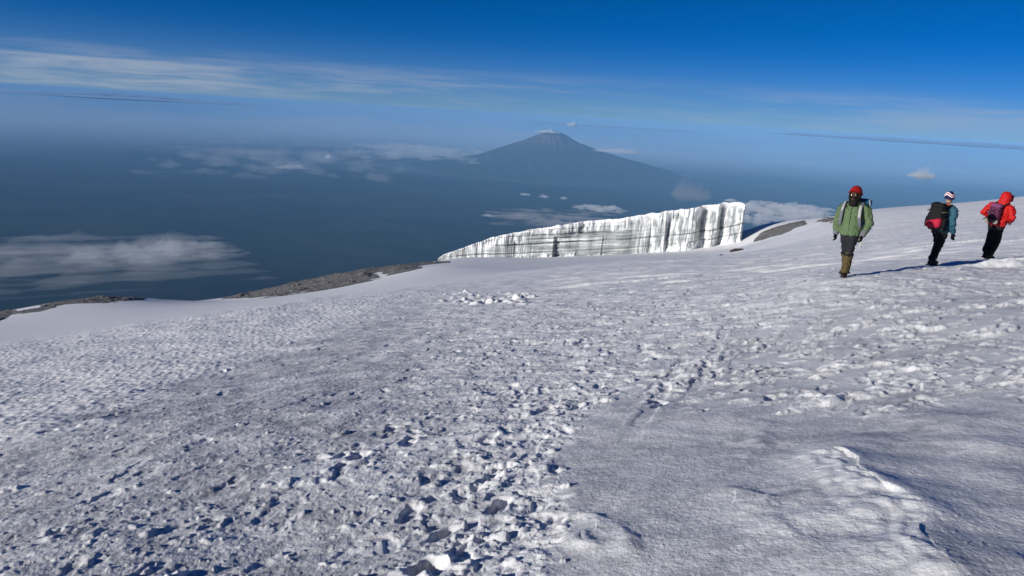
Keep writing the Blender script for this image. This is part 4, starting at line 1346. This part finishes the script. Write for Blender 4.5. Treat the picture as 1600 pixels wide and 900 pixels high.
for s_ in (-1, 1):
    bm = bmesh.new()
    strap(bm, [(s_ * 0.14, 0.16, 1.46), (s_ * 0.158, 0.05, 1.500), (s_ * 0.165, -0.085, 1.43), (s_ * 0.172, -0.158, 1.32), (s_ * 0.180, -0.160, 1.18), (s_ * 0.19, -0.12, 1.04), (s_ * 0.21, 0.02, 0.98)], 0.032, 0.012)
    ss = solid('shoulder_strap', bm, C_grey, pk1)
    bm = bmesh.new()
    if s_ > 0:
        strap(bm, [(0.166, -0.110, 1.44), (0.172, -0.170, 1.34), (0.178, -0.178, 1.22)], 0.030, 0.012)
    else:
        strap(bm, [(-0.16, -0.03, 1.505), (-0.165, -0.105, 1.43), (-0.170, -0.168, 1.33)], 0.020, 0.010)
    solid('strap_pad', bm, C_pale, ss)

# --- second walker: teal jacket seen from behind, large black and crimson pack
P2 = standing_on(1456, 416, 18.7)
J2 = dict(pelvis=(0, 0, 0.88), neck=(0, -0.015, 1.40), head=(0, -0.055, 1.55), hem=0.84,
          hipL=(0.08, 0, 0.84), kneeL=(0.06, -0.13, 0.48), ankleL=(0.045, -0.06, 0.12), toeL=(0, -1, 0),
          hipR=(-0.08, 0, 0.84), kneeR=(-0.055, 0.02, 0.46), ankleR=(-0.045, 0.16, 0.12), toeR=(-0.2, -1, -0.05),
          shoulderL=(0.21, 0.01, 1.31), elbowL=(0.275, 0.06, 1.04), wristL=(0.25, -0.09, 0.82),
          shoulderR=(-0.21, 0.01, 1.31), elbowR=(-0.275, 0.08, 1.03), wristR=(-0.26, -0.06, 0.79), handR=(0, -0.1, -1))
walk2, jk2 = walker('walker in a teal jacket and navy zigzag hat seen from behind, middle of the three', P2, math.radians(180 - 30), math.radians(2.6), J2,
                    dict(skin=C_skin, trousers=C_black, jacket=C_teal, glove=C_black, boot=C_taupe, flare=1.05), 11, 0.95)
hd = Vector(J2['head'])
bm = bmesh.new()
ret = bmesh.ops.create_uvsphere(bm, u_segments=36, v_segments=24, radius=1.0)
for v in ret['verts']:
    n = v.co.copy()
    v.co = hd + V3((n.x * 0.102, n.y * 0.118 + 0.012, max(n.z, -0.45) * 0.128 + 0.040))
hat = solid('knit_hat', bm, C_navy, walk2)


def hat_pt(a, z, k=1.03):
    """point on the hat's surface; a from the back of the head, z height -0.4..1"""
    rz = math.sqrt(max(0.0, 1 - z * z)) * k
    return hd + V3((math.sin(a) * rz * 0.102, math.cos(a) * rz * 0.118 + 0.012, z * k * 0.128 + 0.040))


for nm, mm_, z0, w_ in (('zigzag', C_white, 0.18, 0.011), ('zigzag', C_redshell, 0.34, 0.009), ('zigzag', C_white, 0.52, 0.011)):
    bm = bmesh.new()
    pts = [hat_pt(a, z0 + 0.22 * (abs(((a / 1.05) % 2) - 1) * 2 - 1)) for a in np.linspace(-math.pi, math.pi, 73)]
    loft(bm, pts, [(w_, 0.004)] * len(pts), 8, side=(0, 0, 1), cap=False)
    solid(nm, bm, mm_, hat)
bm = bmesh.new()
nkv = Vector(J2['neck'])
loft(bm, [nkv + V3((-0.085, 0.03, 0.005)), nkv + V3((-0.05, 0.085, 0.02)), nkv + V3((0.05, 0.085, 0.02)), nkv + V3((0.085, 0.03, 0.005))], [0.022] * 4, 10)
solid('neck_scarf', bm, cloth('coral_scarf', (0.62, 0.13, 0.06)), walk2)
pk2 = pack('large black backpack with a crimson lower panel on the middle walker', walk2, C_black)
bm = bmesh.new()
rbox(bm, (0.0, 0.27, 1.12), (0.185, 0.145, 0.30), 3.4, 22, 0.10)
bag = fuse('bag', bm, C_black, pk2, 0.013, 2, 0.02, 8, 4)
bm = bmesh.new()
rbox(bm, (0.0, 0.275, 1.38), (0.16, 0.13, 0.075), 3.0, 16)
lid = fuse('lid', bm, C_black, pk2, 0.013, 2, 0.02, 10, 6)
bm = bmesh.new()
rbox(bm, (-0.005, 0.345, 0.975), (0.165, 0.085, 0.105), 3.2, 18, -0.05)
for v in bm.verts:
    v.co.z += 0.35 * (v.co.x * -1) * (1 if v.co.z > 0.97 else 0.2)
solid('front_pocket', bm, C_crimson, pk2)
bm = bmesh.new()
rbox(bm, (0.0, 0.16, 0.865), (0.205, 0.10, 0.045), 3.0, 16)
hb = solid('hip_belt', bm, C_black, pk2)
bm = bmesh.new()
strap(bm, [(-0.16, 0.245, 0.86), (-0.05, 0.268, 0.85), (0.09, 0.262, 0.84)], 0.010, 0.006, side=(0, 0, 1))
solid('buckle_strap', bm, C_olive, hb)
for s_ in (-1, 1):
    bm = bmesh.new()
    strap(bm, [(s_ * 0.11, 0.17, 1.36), (s_ * 0.145, 0.04, 1.425), (s_ * 0.16, -0.10, 1.35), (s_ * 0.17, -0.16, 1.20), (s_ * 0.185, -0.12, 1.02), (s_ * 0.21, 0.06, 0.94)], 0.030, 0.012)
    solid('shoulder_strap', bm, C_black, pk2)
    bm = bmesh.new()
    rbox(bm, (s_ * 0.20, 0.26, 1.00), (0.035, 0.075, 0.13), 3.0, 14)
    sp_ = solid('side_pocket', bm, C_black, pk2)
    bm = bmesh.new()
    strap(bm, [(s_ * 0.190, 0.17, 1.27), (s_ * 0.202, 0.27, 1.26), (s_ * 0.17, 0.40, 1.25)], 0.012, 0.006, side=(0, 0, 1))
    solid('side_strap', bm, C_olive if s_ < 0 else C_black, pk2)

# --- third walker: red jacket with its hood up, purple day pack; boots hidden by the drift
P3 = standing_on(1541, 409, 20.75)
J3 = dict(pelvis=(0, 0, 0.88), neck=(0, -0.03, 1.38), head=(0, -0.085, 1.52), hem=0.86,
          hipL=(0.085, 0, 0.84), kneeL=(0.075, -0.09, 0.48), ankleL=(0.07, -0.02, 0.11), toeL=(0, -1, 0),
          hipR=(-0.085, 0, 0.84), kneeR=(-0.075, -0.02, 0.46), ankleR=(-0.08, 0.12, 0.11), toeR=(-0.2, -1, 0),
          shoulderL=(0.225, 0.0, 1.30), elbowL=(0.36, 0.09, 1.09), wristL=(0.21, -0.16, 0.98), handL=(-0.8, -0.5, -0.1),
          shoulderR=(-0.225, 0.0, 1.30), elbowR=(-0.36, 0.09, 1.09), wristR=(-0.21, -0.16, 0.98), handR=(0.8, -0.5, -0.1))
walk3, jk3 = walker('walker in red hooded jacket and black trousers seen from behind, rightmost of three', P3, math.radians(180 - 28), math.radians(4.0), J3,
                    dict(skin=C_skin, trousers=C_black, jacket=C_redshell, glove=C_black, boot=C_taupe, flare=1.38), 21, 0.935)
hd = Vector(J3['head'])
bm = bmesh.new()
ball(bm, hd + V3((0, 0.02, 0.02)), (0.125, 0.135, 0.145), 22)
loft(bm, [hd + V3((0, 0.03, -0.03)), hd + V3((0, 0.045, -0.13)), hd + V3((0, 0.05, -0.20))], [(0.125, 0.12), (0.14, 0.13), (0.17, 0.12)], 18)
loft(bm, [hd + V3((-0.10, -0.09, -0.06)), hd + V3((-0.085, -0.12, 0.05)), hd + V3((0, -0.135, 0.115)), hd + V3((0.085, -0.12, 0.05)), hd + V3((0.10, -0.09, -0.06))], [0.03] * 5, 10)
hood = fuse('hood', bm, C_redshell, jk3, 0.012, 3, 0.014, 9, 31)
bm = bmesh.new()
loft(bm, [hd + V3((-0.085, -0.13, 0.03)), hd + V3((-0.05, -0.175, 0.075)), hd + V3((0.05, -0.175, 0.075)), hd + V3((0.085, -0.13, 0.03))], [(0.03, 0.012)] * 4, 10, side=(0, 1, 0))
solid('hood_peak', bm, C_redshell, hood)
pk3 = pack('small purple day pack with pale pockets on the walker in red', walk3, C_purple)
bm = bmesh.new()
rbox(bm, (0.0, 0.235, 1.13), (0.145, 0.105, 0.235), 3.2, 20, 0.12)
bag = fuse('bag', bm, C_purple, pk3, 0.012, 2, 0.02, 10, 8)
bm = bmesh.new()
rbox(bm, (0.0, 0.225, 1.325), (0.135, 0.10, 0.06), 3.0, 16)
solid('lid', bm, cloth('mauve_lid', (0.17, 0.05, 0.12)), pk3)
for s_ in (-1, 1):
    bm = bmesh.new()
    rbox(bm, (s_ * 0.095, 0.285, 0.93), (0.06, 0.045, 0.055), 3.0, 14)
    solid('side_pocket', bm, C_tan, pk3)
    bm = bmesh.new()
    strap(bm, [(s_ * 0.10, 0.14, 1.33), (s_ * 0.13, 0.02, 1.405), (s_ * 0.15, -0.12, 1.33), (s_ * 0.17, -0.165, 1.18), (s_ * 0.19, -0.10, 1.02), (s_ * 0.20, 0.08, 0.95)], 0.026, 0.010)
    solid('shoulder_strap', bm, C_black, pk3)
bm = bmesh.new()
for k in range(3):
    z0 = 1.24 - 0.09 * k
    strap(bm, [(-0.075, 0.345, z0), (0.0, 0.352, z0 - 0.045), (0.075, 0.345, z0 - 0.09)], 0.006, 0.005, side=(0, 0, 1))
    strap(bm, [(0.075, 0.345, z0), (0.0, 0.352, z0 - 0.045), (-0.075, 0.345, z0 - 0.09)], 0.006, 0.005, side=(0, 0, 1))
solid('lacing_cord', bm, C_black, pk3)
bm = bmesh.new()
strap(bm, [(-0.10, 0.335, 1.02), (-0.02, 0.35, 1.0), (0.10, 0.33, 1.04)], 0.016, 0.008, side=(0, 0, 1))
strap(bm, [(0.02, 0.35, 1.02), (0.14, 0.30, 0.99), (0.24, 0.24, 0.93)], 0.012, 0.006, side=(0, 0, 1))
solid('compression_strap', bm, C_black, pk3)
